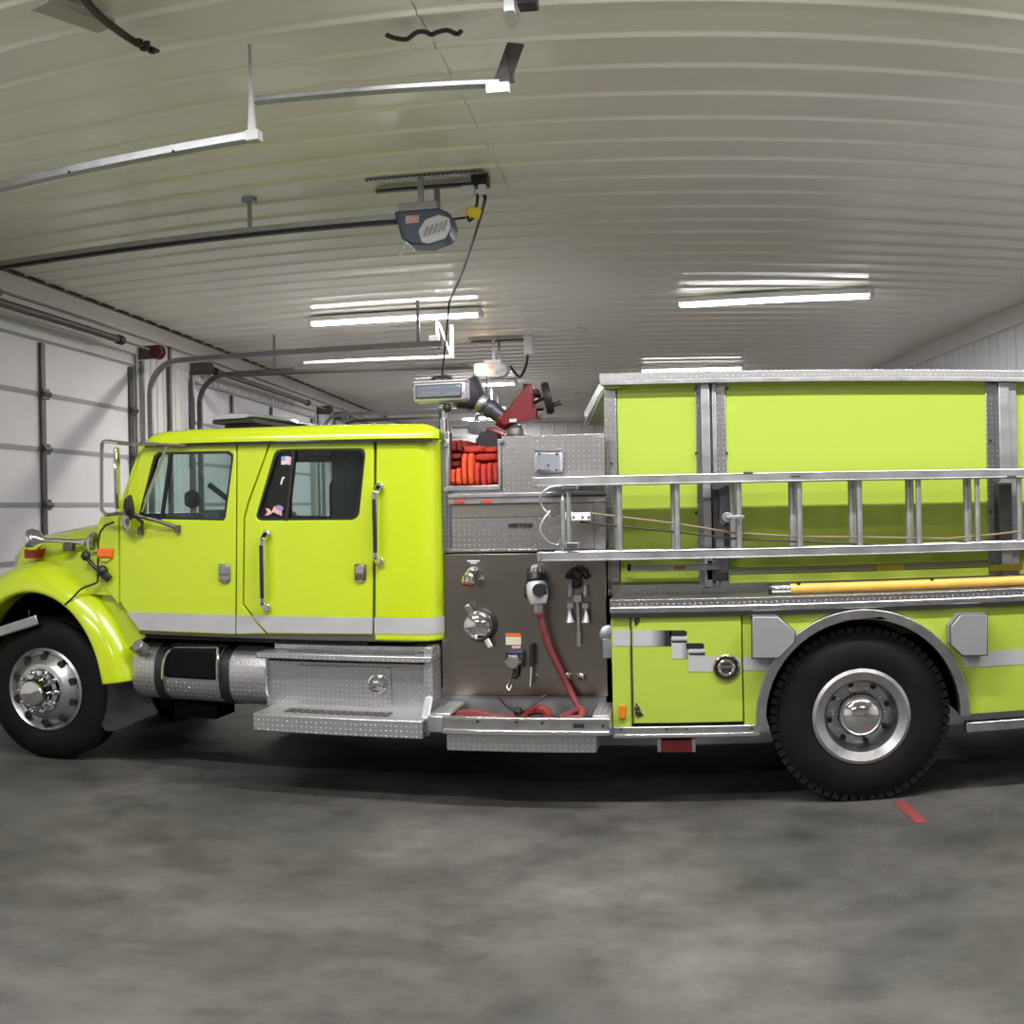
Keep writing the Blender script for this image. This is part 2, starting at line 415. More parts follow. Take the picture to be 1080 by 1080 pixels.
# far, right and back walls
def wf(s, d, z): return DW * (FAR - d) + NW * s + Vector((0, 0, z))
q = MB(); wbox(q, wf, AL - .3, AR + .3, -.25, -.02, 0, CEIL + .1); wall_far = q.build('wall_far', LINER, kind='structure')
s = AL
while s < AR - .01:
    ribbed(MB(), wf, s, min(s + .796, AR), 0, CEIL, .4).build('liner_panel', LINER, wall_far, fix=False); s += .8
q = MB(); wbox(q, wr, BACK, FAR, -.25, -.02, 0, CEIL + .1); wall_right = q.build('wall_right', LINER, kind='structure')
s = BACK
while s < FAR:
    ribbed(MB(), wr, s, min(s + .987, FAR), 0, CEIL, .33).build('liner_panel', LINER, wall_right, fix=False); s += .99
q = MB(); wbox(q, wr, BACK, FAR, .0, .05, CEIL - .28, CEIL); q.build('trim_4', TRIMW, kind='structure', bevel=.01)
def wb(s, d, z): return DW * (BACK + d) + NW * s + Vector((0, 0, z))
q = MB(); wbox(q, wb, AL - .3, AR + .3, -.25, 0, 0, CEIL + .1); q.build('wall_back', LINER, kind='structure')

# torsion shafts, drums, tracks: each belongs to its door
def door_hardware(D, s0, s1, run, drum, zt, track_z):
    q = MB(); q.cyl(wl(s0 + .2, .28, zt), wl(s1 - .2, .28, zt), .016, n=8); q.build('torsion_shaft', GALV, D)
    q = MB(); mid = (s0 + s1) / 2
    q.cyl(wl(s0 + .5, .28, zt), wl(s0 + (s1 - s0) * .78, .28, zt), .045, n=12); q.build('torsion_spring', RUST, D)
    for k in (s0 + .5, s0 + (s1 - s0) * .78):
        q = MB(); q.cyl(wl(k - .06, .28, zt), wl(k + .06, .28, zt), .06, n=14); q.build('spring_cone', BLACK, D)
    for s in (s0 + .05, s1 + .05):
        q = MB(); q.cyl(wl(s - .05, .28, zt), wl(s + .06, .28, zt), .085, n=18); q.cyl(wl(s + .06, .28, zt), wl(s + .09, .28, zt), .1, n=18); q.build('cable_drum', drum, D)
        q = MB(); wbox(q, wl, s - .02, s + .03, 0, .32, zt - .09, zt + .09); q.build('shaft_bracket', RUST, D)
        R = .42; zc = track_z - R
        pth = [wl(s + .14, .12, .05), wl(s + .14, .12, zc)] + [wl(s + .14, .12 + R - R * cos(a), zc + R * sin(a)) for a in [pi / 2 * k / 8 for k in range(1, 9)]]
        if D is D1 and s > s0 + 1: run = (atz(462, 359, track_z) - pth[-1]).dot(DR)
        end = pth[-1] + DR * (run if not (D is D1 and s < s0 + 1) else .3) * (.3 if D is D2 and s < s0 + 1 else 1)
        pth.append(end)
        q = MB(); 
        for k in range(len(pth) - 1): q.bar(pth[k], pth[k + 1], .07 if k in (0,) else .065, .065, up=tuple(DW))
        q.build('door_track', GALV if s > s0 + 1 else RUST, D)
        q = MB(); wbox(q, wl, s + .03, s + .09, 0, .06, 0, zt - .1); q.build('jamb_angle', GALV, D)
        q = MB(); h = end - DR * .3; q.bar(h, h + Vector((0, 0, CEIL - .02 - h.z)), .04, .008); q.build('track_hanger', GALV, D)
zt1 = onleft(0, 319, .28)[1]; 
tz1 = onleft(160, 372, .5)[1]
door_hardware(D1, *doors[0], 5.2, mat('maroon_drum', (.09, .012, .014), .5), zt1, tz1)
door_hardware(D2, *doors[1], 3.6, RUST, zt1, tz1 + .02)
door_hardware(D3, *doors[2], 3.6, GREY, zt1, tz1)
# slim dark conduit between the first and second door
s_, z_ = onleft(176, 400)
q = MB(); q.cyl(wl(s_, .04, .2), wl(s_, .04, CEIL - .25), .035, n=10)
q.build('wall_conduit', RUST, None, label='slim dark vertical conduit on the white wall strip between first two doors', cat='conduit')

# red paint stroke on the concrete beside the rear tyre
a, c = atz(948, 845, .002), atz(972, 868, .002)
d = (c - a).normalized(); n_ = Vector((-d.y, d.x, 0)) * .036
q = MB(); q.prism([((a + n_).x, (a + n_).y), ((a - n_).x, (a - n_).y), ((c - n_ * .9).x, (c - n_ * .9).y), ((c + n_).x, (c + n_).y)], .001, .004, ax='XY')
q.build('paint_stroke', mat('red_floor_paint', (.2, .035, .03), .7, noise=.3, nscale=20), None, label='short red paint stroke on the dark concrete beside the rear tyre', cat='paint mark')

# ------------------------------------------------------------------ strip lights
TUBE = emitm('tube_glow', (1., .97, .98), 14.)
HOUS = mat('lamp_housing', (.8, .8, .8), .35)
def strip_light(p0, p1, label, power, group='fluorescent strip lights on the ceiling', col=(1, .97, .96)):
    mid = (p0 + p1) / 2; d = (p1 - p0); L = d.length; d.normalize(); sd = Vector((-d.y, d.x, 0))
    t = empty('strip_light', (mid.x, mid.y, CEIL - .1), label, 'light', group)
    zt = CEIL - .024
    q = MB(); q.bar(Vector((*p0.xy, zt - .035)), Vector((*p1.xy, zt - .035)), .17, .07); q.build('housing', HOUS, t, bevel=.01)
    for k in (-1, 1):
        q = MB(); a, b_ = p0 + d * .05 + sd * .05 * k, p1 - d * .05 + sd * .05 * k
        q.cyl(Vector((*a.xy, zt - .095)), Vector((*b_.xy, zt - .095)), .019, n=10); q.build('tube', TUBE, t)
    for p in (p0, p1):
        q = MB(); q.obox((p.x, p.y, zt - .07), (.05, .19, .1), Matrix((d, sd, Vector((0, 0, 1)))).transposed()); q.build('end_cap', WHITE, t, bevel=.008)
    ld = bpy.data.lights.new('strip_lamp', 'AREA'); ld.shape = 'RECTANGLE'; ld.size = L - .1; ld.size_y = .12; ld.energy = power; ld.color = col
    lo = bpy.data.objects.new('strip_lamp', ld); COL.objects.link(lo); lo.parent = t
    lo.location = (0, 0, zt - .12 - (CEIL - .1)); lo.rotation_euler = (0, 0, atan2(d.y, d.x))
    return t
zl = CEIL - .1
PW = 120
strip_light(atz(328, 341, zl), atz(507, 331, zl), 'bright strip light on the ceiling above the cab of the lime truck', PW * 1.35, col=(1, .96, .88))
strip_light(atz(716, 321, zl), atz(920, 311, zl), 'bright strip light on the ceiling above the lime tank, beyond its roof cap', PW * 1.25, col=(.9, .92, 1))
strip_light(atz(436, 409, zl), atz(544, 404, zl), 'strip light on the ceiling just behind the flat scene light head', PW * 1.6)
strip_light(atz(676, 391, zl), atz(784, 388, zl), 'strip light half hidden behind the roof lip of the lime tank', PW * 1.3, col=(.95, .93, 1))
strip_light(atz(486, 441.5, zl), atz(545, 440.5, zl), 'small far strip light glowing low behind the red deck gun', PW * 1.4)
for x, y, nm, k in ((-.1, 4.5, 'strip light overhead between viewer and truck, above the pump panel', 1.2), (2.75, 4.45, 'strip light overhead between viewer and truck, above the rear wheel', 1.2), (-2.9, 3.2, 'strip light overhead between viewer and truck, above the cab', 1.3),
                 (-2.9, -1.5, 'strip light on the ceiling behind the viewer, nearer the garage doors', 1.2), (2.2, -1.5, 'strip light on the ceiling behind the viewer, nearer the plain wall', .7)):
    p = DR * x + DRY * y
    strip_light(Vector((p.x - 1.2, p.y, zl)), Vector((p.x + 1.2, p.y, zl)), nm, PW * k)
# ================================================================== THE FIRE TRUCK
# depth planes (Y): wheels 6.24, body side 6.22, cab side 6.36, pump panel 6.32, tank wall 6.62, far side of everything about 8.7
YB, YC_, YP, YT, YFAR = 6.22, 6.36, 6.50, 6.62, 8.70
truck = empty('fire_truck', (at(600, 800, 7.4).x, 7.4, 0), 'lime yellow fire truck with crew cab, pump panel and tank parked across the garage', 'fire truck')
T = truck
def B(name, q, m, parent=T, bevel=0., **k): return q.build(name, m, parent, bevel, **k)

# ---- chassis under everything
q = MB()
for y in (6.98, 7.86): q.box(-4.9, 4.3, y, y + .09, .62, .88)
for x in (-3.6, -2.2, -.8, .6, 2.6, 4.0): q.box(x, x + .12, 7.0, 7.9, .66, .84)
B('chassis_frame', q, CHASSIS)
q = MB(); q.box(-3.9, -2.6, 6.95, 7.95, .45, 1.0); q.box(-2.6, -.3, 7.25, 7.6, .5, .75); q.cyl((-.3, 7.42, .6), (1.1, 7.42, .55), .06); B('drivetrain', q, CHASSIS, bevel=.05)
q = MB(); q.box(-3.3, .9, 8.0, 8.6, .2, 1.05); B('far_side_blocker', q, CHASSIS, bevel=.04)  # plain black box added to block the lit floor beyond the truck
q = MB(); q.box(-2.4, -.2, 7.1, 7.8, .36, .6); B('underbody_blocker', q, CHASSIS, bevel=.05)  # extra low box, added so the space under the truck stays dark

# ---- wheels
def wheel(name, cx, cy, r, cz, w, front, steer=0., rim_r=.29):
    """outer face at cy, axle along +Y"""
    R = Matrix.Rotation(steer, 3, 'Z'); c = Vector((cx, cy, cz)); ax = R @ Vector((0, 1, 0))
    prof = [(rim_r, .02), (rim_r + .03, -.0), (r - .13, -.005), (r - .05, .015), (r - .012, .05), (r, .09), (r, w - .09), (r - .05, w - .015), (rim_r + .03, w), (rim_r, w - .02)]
    q = MB(); q.lathe(prof, c, ax, 64, caps=False); t = B(name, q, RUBBER)
    q = MB(); n = 60
    for k in range(n):
        a = 2 * pi * k / n; rd = Vector((cos(a), 0, sin(a))); tg = Vector((-sin(a), 0, cos(a)))
        if front: continue
        for y0 in (.03, w - .11):
            cc = c + R @ (rd * (r - .018) + Vector((0, y0 + .04, 0)))
            q.obox(cc, (.045, .085, .04), Matrix((R @ rd, R @ Vector((0, 1, 0)), R @ tg)).transposed())
    if front:
        for y0 in (.07, .11, .15, .19, .23): q.lathe([(r - .01, y0), (r + .006, y0 + .003), (r + .006, y0 + .027), (r - .01, y0 + .03)], c, ax, 64, caps=False)
    q.build('tread_blocks' if not front else 'tread_ribs', RUBBER, t, kind='stuff')
    if front:
        q = MB(); q.lathe([(rim_r + .012, .035), (rim_r + .018, .0), (rim_r + .004, -.012), (rim_r - .012, .0), (rim_r - .03, .03), (.20, -.035), (.185, -.045), (.0, -.045)], c, ax, 48); q.build('rim', ALU, t)
        hub = MB(); hub.lathe([(.165, -.04), (.15, -.075), (.12, -.085), (.105, -.12), (.1, -.17), (.085, -.19), (0, -.195)], c, ax, 32); hub.build('hub_cap', CHROME, t)
        for k in range(10):
            a = 2 * pi * (k + .5) / 10; p = c + R @ Vector((.24 * cos(a), 0, .24 * sin(a)))
            h = MB(); h.cyl(p + ax * -.012, p + ax * .02, .027, n=14); h.build('hand_hole', BLACK, t)
            p = c + R @ Vector((.142 * cos(a + .3), 0, .142 * sin(a + .3)))
            h = MB(); h.lathe([(.018, -.05), (.018, -.1), (.012, -.125), (0, -.128)], p, ax, 10); h.build('lug_nut', CHROME, t)
    else:
        q = MB(); q.lathe([(rim_r + .012, .035), (rim_r + .02, -.002), (rim_r + .0, -.012), (rim_r - .014, -.004), (rim_r - .05, .012), (rim_r - .055, .03), (rim_r - .07, .06), (rim_r - .075, .14), (.2, .16), (.12, .165), (0, .165)], c, ax, 48, caps=False); q.build('rim', ALU, t)
        h = MB(); h.lathe([(.135, .165), (.135, .06), (.125, .02), (.09, -.012), (.05, -.026), (0, -.03)], c, ax, 32); h.build('hub_cap', CHROME, t)
        for k in range(8):
            a = 2 * pi * (k + .3) / 8; p = c + R @ Vector((.178 * cos(a), 0, .178 * sin(a)))
            h = MB(); h.cyl(p + ax * .145, p + ax * .17, .018, n=12); h.build('hand_hole', BLACK, t)
        for k in range(10):
            a = 2 * pi * k / 10; p = c + R @ Vector((.155 * cos(a), 0, .155 * sin(a)))
            h = MB(); h.lathe([(.014, .165), (.014, .13), (.01, .12), (0, .12)], p, ax, 8); h.build('lug_nut', CHROME, t)
    return t
TR = .525
rx = at(909, 757, 6.24).x; fx = at(47, 722, 6.46).x
print('wheel x', rx, fx, at(909, 847, 6.24), at(909, 665, 6.24), at(47, 795, 6.46))
wheel('rear_wheel', rx, 6.24, TR, TR, .28, False, rim_r=.268)
wheel('rear_wheel', rx, 6.56, TR, TR, .28, False)
wheel('rear_wheel', rx, 8.42, TR, TR, .28, False)
wheel('front_wheel', fx, 6.46, TR, TR, .3, True, radians(3))
wheel('front_wheel', fx, 8.3, TR, TR, .3, True, radians(3))
q = MB(); q.cyl((rx, 6.6, TR), (rx, 8.6, TR), .11); q.cyl((fx, 6.7, TR - .08), (fx, 8.4, TR - .08), .07); q.ball((rx, 7.45, TR), .22); build_each(q, 'axle', CHASSIS, T)

# ---- cab
def cabp(name, pts, holes=(), y0=0., y1=.05, m=LIME, bevel=.006, parent=T):
    q = MB(); q.pprism(pts, YC_, y0, y1, holes); return q.build(name, m, parent, bevel, seg=2)
W1 = [(145, 547), (162, 481), (167, 477), (241, 476), (245.5, 479), (245.5, 486), (238, 545), (235, 549)]
W2 = [(270, 544), (289, 479), (292, 475.5), (298, 474), (379, 473), (383.5, 474.5), (385.2, 480), (379, 541), (376, 546), (371, 548.5), (275, 549), (271.5, 547.5)]
door1 = cabp('front_door', [(126, 548), (137, 510), (152, 469), (249, 467), (248, 669.5), (147, 665.5), (126, 634)], [W1])
door2 = cabp('rear_door', [(262.5, 530), (285.5, 466.5), (394, 463), (392.5, 669.5), (282, 668.5), (256.8, 637), (258, 547)], [W2])
cabp('door_pillar', [(250.2, 467), (284, 466.5), (261.2, 529), (256.8, 546), (255.6, 638), (280, 668.5), (249.2, 669.5)])
# quarter panel with the rounded rear corner, wrapping to the back wall
ring = []
X0 = at(395.3, 566, YC_).x; X1 = at(461.5, 566, YC_).x; Rc = .12
pl = [(X0, YC_)] + [(X1 - Rc + Rc * sin(a), YC_ + Rc - Rc * cos(a)) for a in [pi / 2 * k / 8 for k in range(9)]] + [(X1 - .42, 8.5), (X1 - .47, 8.5), (X1 - .05, YC_ + .2), (X0, YC_ + .05)]
zt, zb = at(430, 462, YC_).z, at(430, 676.5, YC_).z
dxb = at(394.6, 676, YC_).x - X0; dxt = at(396.6, 463, YC_).x - X0
q = MB(); q.loft([[Vector((x + (dx if i in (0, len(pl) - 1) else 0), y, z)) for i, (x, y) in enumerate(pl)] for z, dx in ((zb, dxb), (zt, dxt))]); B('rear_quarter_panel', q, LIME, bevel=.012)
cowlp = [(103, 552), (106, 545), (127, 540), (125, 548), (125.4, 636), (124, 637), (103, 609)]
cabp('cowl_panel', cowlp, y0=.0, y1=.06)
cabp('cowl_lower', [(100, 609), (122, 628), (125.4, 634), (134, 652), (146.5, 666.5), (148, 673), (138, 679), (128, 687), (104, 650)], y0=.07, y1=.12, bevel=0)
cabp('windscreen_pillar', [(127, 540), (136, 510), (151, 469), (152, 468), (147, 468), (126, 527), (120, 541)], y0=.02, y1=.1)
# dark body behind the gaps
q = MB(); q.pprism([(108, 560), (153, 470), (455, 465), (455, 668), (150, 668), (128, 640)], YC_, .045, .075, [[(x + (1.5 if x > 200 else -1.5), y + (1 if y > 520 else -1)) for x, y in W1], [(x + (1.5 if x > 330 else -1.5), y + (1 if y > 520 else -1)) for x, y in W2]])
B('inner_shell', q, DARK)
# far side of the cab (mirror) with window openings
YCF = 8.46
def far_pts(pts): return [(X, Z) for X, Z in XZ(pts, YC_)]
q = MB(); q.prism(far_pts([(108, 560), (153, 468), (410, 463), (410, 672), (150, 668), (118, 640)]), YCF, YCF + .06, [far_pts(W1), far_pts(W2)]); B('far_side_panel', q, LIME)
q = MB(); q.prism(far_pts([(112, 562), (154, 470), (405, 464), (405, 668), (150, 668), (128, 640)]), YCF - .03, YCF - .005, [far_pts(W1), far_pts(W2)]); B('far_side_lining', q, DARK)
for wn in (W1, W2):
    q = MB(); q.prism(far_pts(wn), YCF + .02, YCF + .026); B('far_window', q, GLASS1)
# gaskets, glass
def gasket(pts, parent, cxy, k=2.2):
    cx, cy = cxy; inner = [(x + (k if x < cx else -k), y + (k if y < cy else -k)) for x, y in pts]
    q = MB(); q.pprism(pts, YC_, .004, .05, [inner]); q.build('window_gasket', GASKET, parent)
gasket(W1, door1, (195, 512)); gasket(W2, door2, (328, 512))
q = MB(); q.pprism(W1, YC_, .022, .027); q.build('window_glass', GLASS1, door1)
q = MB(); q.pprism(W2, YC_, .022, .027); q.build('window_glass', GLASS2, door2)
q = MB(); q.bar(at(180.5, 477, YC_ + .012), at(170.5, 549, YC_ + .012), .02, .022, up=(0, 1, 0)); q.build('vent_window_bar', GASKET, door1)
q = MB(); q.bar(at(311, 474, YC_ + .015), at(303, 549, YC_ + .015), .02, .04, up=(0, 1, 0)); q.build('vent_window_bar', GASKET, door2)
q = MB(); q.pprism([(271, 547), (289, 478), (309, 476), (301, 548)], YC_, .05, .054); q.build('smoked_quarter_glass', glass('smoked_glass', (.7, .72, .72), dark=.45), door2)
# stickers on the rear door glass
fm = mat('flag_sticker', (.8, .7, .72), .6); nt = fm.node_tree
tc = nt.nodes.new('ShaderNodeTexCoord'); sp = nt.nodes.new('ShaderNodeSeparateXYZ'); nt.links.new(tc.outputs['Generated'], sp.inputs[0])
st = mathn(nt, 'GREATER_THAN', mathn(nt, 'FRACT', mathn(nt, 'MULTIPLY', sp.outputs[2], 4.5)), .5)
ca = mathn(nt, 'MULTIPLY', mathn(nt, 'LESS_THAN', sp.outputs[0], .42), mathn(nt, 'GREATER_THAN', sp.outputs[2], .5))
a_ = nt.nodes.new('ShaderNodeMix'); a_.data_type = 'RGBA'; a_.inputs[6].default_value = (.85, .35, .42, 1); a_.inputs[7].default_value = (.8, .74, .78, 1); nt.links.new(st, a_.inputs[0])
b_ = nt.nodes.new('ShaderNodeMix'); b_.data_type = 'RGBA'; b_.inputs[7].default_value = (.2, .36, .62, 1); nt.links.new(a_.outputs[2], b_.inputs[6]); nt.links.new(ca, b_.inputs[0])
nt.links.new(b_.outputs[2], nt.nodes['Principled BSDF'].inputs['Base Color'])
q = MB(); q.pprism([(295.5, 481.5), (302, 480.8), (307, 482.5), (307.2, 491), (302, 489.5), (295.5, 490)], YC_, .018, .022); q.build('flag_sticker', fm, door2, label='small stars and stripes sticker')
PINK = mat('pink_sticker', (.68, .4, .42), .6, noise=.25, nscale=60)
PURP = mat('purple_sticker', (.3, .24, .4), .6, noise=.3, nscale=60)
q = MB(); q.pprism([(278, 544), (281, 540), (279, 536), (283, 537), (285, 540), (288, 534), (293, 534), (296, 537), (296, 544), (291, 542), (287, 540), (283, 543)], YC_, .018, .0215); q.build('emblem_sticker', PINK, door2, label='pink emblem sticker')
q = MB(); q.pprism([(289, 535), (292, 532.5), (297, 534), (298, 537), (296, 539), (291, 537)], YC_, .015, .0175); q.build('emblem_sticker', PURP, door2)
q = MB(); q.pprism([(296.5, 503), (299, 503), (299.3, 504.3), (297.4, 505), (296, 511), (294.2, 511)], YC_, .018, .0215); q.build('decal', WHITE, door2)
# roof: lofted slab with rounded edges
Xr0, Xr1 = at(152, 467, YC_).x, at(463, 462, YC_).x
def roof_ring(x, zl, zt, yi):
    pts = []; n = 6
    ya, yb_ = YC_ - .035 + yi, YCF + .095 - yi; r = min(.13, (zt - zl) * .95)
    pts.append(Vector((x, ya, zl)))
    for k in range(n + 1):
        a = pi / 2 * k / n; pts.append(Vector((x, ya + r - r * cos(a), zt - r + r * sin(a))))
    pts.append(Vector((x, (ya + yb_) / 2, zt + .015)))
    for k in range(n + 1):
        a = pi / 2 * k / n; pts.append(Vector((x, yb_ - r + r * sin(a), zt - r + r * cos(a))))
    pts.append(Vector((x, yb_, zl))); return pts
zl0, zl1 = at(160, 468.5, YC_).z, at(455, 462.5, YC_).z
def ztop(px, py): return at(px, py, YC_ + .1).z
stn = [(Xr0 - .0, zl0 + .012, .05), (Xr0 + .025, ztop(156, 462.5), .03), (Xr0 + .07, ztop(165, 458.5), .01), (Xr0 + .16, ztop(180, 455.5), 0), (Xr0 + .35, ztop(215, 452.8), 0), (Xr0 + .8, ztop(300, 449.8), 0), (Xr1 - .5, ztop(380, 448), 0), (Xr1 - .1, ztop(446, 447.5), 0), (Xr1 - .035, ztop(455, 450.5), .01), (Xr1, ztop(461, 456), .05)]
q = MB(); q.loft([roof_ring(x, zl0 + (zl1 - zl0) * (x - Xr0) / (Xr1 - Xr0), max(z, zl0 + .013), yi) for x, z, yi in stn]); q.v = [Vector((p.x - max(0, (p.x - (Xr1 - 1.0))) * .42 * (p.y - YC_) / 2.1, p.y, p.z)) for p in q.v]; roof = B('cab_roof', q, LIME)
q = MB(); q.bar(Vector((Xr0 + .02, YC_ - .02, zl0 - .012)), Vector((Xr1 - .04, YC_ - .02, zl1 - .012)), .03, .012); q.build('drip_rail', GASKET, roof)
q = MB(); q.box(Xr0 + .06, Xr1 - .55, YC_ + .09, YCF - .04, zl0 - .02, zl0 + .02); B('headliner', q, DARK)
# front bulkhead, windscreen, floor, rear wall lining, seats
xb = at(128, 560, YC_).x
q = MB(); q.box(xb - .1, xb + .02, YC_ + .16, YCF - .04, .75, at(130, 545, YC_).z); q.box(xb, Xr1 - .5, YC_ + .08, YCF - .04, .95, 1.02); q.box(X1 - .56, X1 - .5, YC_ + .1, YCF - .04, .95, zl1); B('cab_tub', q, DARK)
a, c = at(128, 541, YC_ + .1), at(152, 470, YC_ + .1)
q = MB(); n_ = Vector((.01, 0, 0)); q.add([a, c, Vector((c.x, YCF - .05, c.z)), Vector((a.x, YCF - .05, a.z)), a + n_, c + n_, Vector((c.x, YCF - .05, c.z)) + n_, Vector((a.x, YCF - .05, a.z)) + n_], [(0, 1, 2, 3), (7, 6, 5, 4), (0, 4, 5, 1), (1, 5, 6, 2), (2, 6, 7, 3), (3, 7, 4, 0)]); B('windscreen', q, GLASS1)
q = MB(); zd = at(190, 541, 7).z; q.box(xb + .02, xb + .5, YC_ + .1, YCF - .06, 1.1, zd); B('dashboard', q, DARK, bevel=.05)
q = MB(); cc = Vector((xb + .62, 6.95, zd + .02)); axs = Vector((-.8, 0, .6))
q.tube([p for p in MB().ring(cc, axs, .2, 24)] + [MB().ring(cc, axs, .2, 24)[0]], .014, 6); q.cyl(cc, cc + Vector((-.3, 0, .22)) * -1.0 * -.8, .02); B('steering_wheel', q, BLACK)
SEATM = mat('seat_cloth', (.035, .045, .05), .85, noise=.1)
def seat(px0, px1, pytop, Y, name='seat', low=600, rr=.05):
    x0, x1 = at(px0, 540, Y).x, at(px1, 540, Y).x; q = MB()
    q.box(x0, x1, Y, Y + .46, at(px0, low, Y).z, at(px0, pytop, Y).z); return B(name, q, SEATM, bevel=rr)
seat(345, 372, 505, 7.15); seat(346, 374, 505, 7.75)
seat(205, 236, 538, 6.62); seat(205, 236, 538, 7.75)
q = MB(); q.box(at(192, 540, 7.0).x, at(207, 540, 7.0).x, 7.0, 7.1, at(200, 536, 7.0).z, at(200, 517, 7.0).z); B('headrest', q, SEATM, bevel=.045)
q = MB(); q.box(at(300, 500, 7).x, at(313, 500, 7).x, YC_ + .12, 6.9, 1.0, at(310, 480, 7).z); B('bulkhead_post', q, DARK)
q = MB(); xw0, xw1 = X1 - .7, X1 - .56; q.box(xw0, xw1, YC_ + .1, YCF - .05, 1.05, zl1 - .05); B('rear_lining', q, DARK)

# stripes
def stripe(px, parent, name='reflective_stripe', Y=YC_, m=STRIPE): 
    q = MB(); q.pprism(px, Y, -.0025, .003); return q.build(name, m, parent)
stripe([(133.5, 645.5), (248.6, 648.5), (248.1, 668), (147.3, 664), (135, 647.5)], door1)
stripe([(265.5, 649.5), (392.9, 651), (392.6, 668), (282, 667), (267, 651)], door2)
stripe([(249.7, 648.5), (264, 649.5), (278.5, 667), (249.4, 668)], T)
zs0, zs1 = at(425, 669, YC_).z, at(425, 651.5, YC_).z; q = MB(); arc_ = [(X0 + dxb + .004, YC_ - .003)] + [(X1 - Rc + (Rc + .003) * sin(a), YC_ + Rc - (Rc + .003) * cos(a)) for a in [pi / 2 * k / 8 for k in range(9)]]
q.loft([[Vector((x, y, zs0)) for x, y in arc_], [Vector((x, y, zs1)) for x, y in arc_]], closed=False); B('reflective_stripe', q, STRIPE)
q = MB(); a, b_, c, d = rect(146, 666.5, 436, 674.5, YC_); q.box(a, b_, YC_ + .01, YC_ + .12, c, d); B('rocker_trim', q, mat('rocker_dull', (.12, .115, .09), .5, .6), bevel=.006)
q = MB(); q.box(at(440, 670, YC_).x, X1 - .1, YC_ + .06, 6.9, at(430, 677, YC_).z, at(430, 662, YC_).z); B('cab_sill', q, LIME)

# handles
def door_handle(px, parent, m):
    x0, y0, x1, y1 = px
    q = MB(); q.rbox((x0, y0, x1, y1), YC_, -.02, .0); h = q.build('handle', m, parent, .008)
    q = MB(); q.rbox((x0 + 1.5, y0 + 2, x1 - 1.5, y0 + (y1 - y0) * .6), YC_, -.03, -.018); q.rbox((x0 + 3, y1 - 3, x1 - 2.5, y1 + 2), YC_, -.016, .0)
    q.build('handle_lever', CHROME if m is not GREY else GREY, parent, .004)
door_handle((231.5, 594.5, 243.5, 613), door1, GREY)
door_handle((374.5, 594.5, 386.5, 612), door2, mat('bronze_chrome', (.35, .25, .2), .2, 1))
def grab(px, xo, y0, y1, dx, parent, name='grab_handle'):
    q = MB(); top, bot = at(px, y0, YC_ - .07), at(px, y1, YC_ - .07)
    q.cyl(top, bot, .019, n=12); g = q.build(name, CHROME, parent)
    q = MB(); q.box(top.x - .012, top.x + .012, YC_ - .095, YC_ - .082, bot.z + .03, top.z - .03); q.build('rubber_grip', BLACK, parent, .004)
    for p, yy in ((top, y0), (bot, y1)):
        e = at(px + dx, yy + (-7 if yy == y0 else 4), YC_)
        q = MB(); q.bar(p, Vector((e.x, YC_ - .02, e.z)), .035, .035, up=(0, 1, 0)); q.cyl((e.x, YC_ - .035, e.z), (e.x, YC_ + .0, e.z), .028); q.build('grab_bracket', CHROME, parent, .005)
grab(276.5, 0, 570, 636, 6, door2); grab(395.5, 0, 521, 588, 5.5, T)
# mirrors
MY = YC_ - .12
q = MB(); q.tube(spline([at(153, 469, MY + .08), at(130, 467.5, MY), at(112, 465.5, MY), at(108, 468, MY), at(107.2, 476, MY), at(107.2, 532, MY), at(108.2, 539, MY), at(113, 543, MY), at(124, 542, MY), at(137, 541, MY)], 6), .014, 8); q.tube([at(151, 468, MY + .06), at(196, 470, MY + .09)], .012, 8); mir = B('mirror_bracket', q, CHROME)
q = MB(); q.rbox((121.5, 472, 125.5, 537), MY, -.03, .03); mm = q.build('mirror_head', CHROME, mir, .02)
q = MB(); q.tube([at(176, 471, YC_ - .1), at(149, 540, YC_ - .14)], .011, 8); q.build('mirror_strut', CHROME, mir)
q = MB(); q.tube([at(141, 543, MY + .03), at(165, 549, YC_ - .07), at(187, 556.5, YC_ - .02)], .013, 8); q.tube([at(141, 543, MY + .03), at(150, 551, YC_ - .05), at(149, 559, YC_ - .02)], .013, 8)
for p in (at(187.5, 558, YC_ - .015), at(148.5, 560, YC_ - .015)): q.obox(p, (.03, .04, .05), Matrix.Identity(3))
build_each(q, 'mirror_arm', RUST, mir)
q = MB(); q.lathe([(.02, -.045), (.06, -.03), (.078, 0), (.08, .012), (0, .014)], at(137.5, 534.5, MY), (1, .35, .1), 20); q.build('convex_mirror', BLACK, mir)
q = MB(); q.lathe([(.0, -.03), (.05, -.02), (.07, 0), (.072, .01), (0, .012)], at(133.5, 549, MY + .02), (-.6, -.8, -.1), 20); q.build('convex_mirror', CHROME, mir)
# amber marker
q = MB(); q.rbox((104, 578.5, 120, 588), YC_, -.03, .0); mk = B('marker_lamp', q, AMBER, bevel=.008)
q = MB(); q.pprism([(105, 588.2), (119, 588.2), (115, 592), (109, 592)], YC_, -.02, .0); q.build('lamp_base', mat('lime_clear_lens', (.5, .5, .02), .2), mk)
# bonnet latch strap
q = MB(); q.tube([at(91, 587, YC_ - .03), at(96, 594, YC_ - .05), at(104, 602, YC_ - .04)], .016, 8); q.ball(at(90.5, 586.5, YC_ - .03), .035, 10); q.ball(at(108, 602, YC_ - .03), .04, 10); q.bar(at(105, 602, YC_ - .035), at(115.5, 611, YC_ - .03), .04, .05); B('bonnet_latch', q, BLACK, bevel=.006)

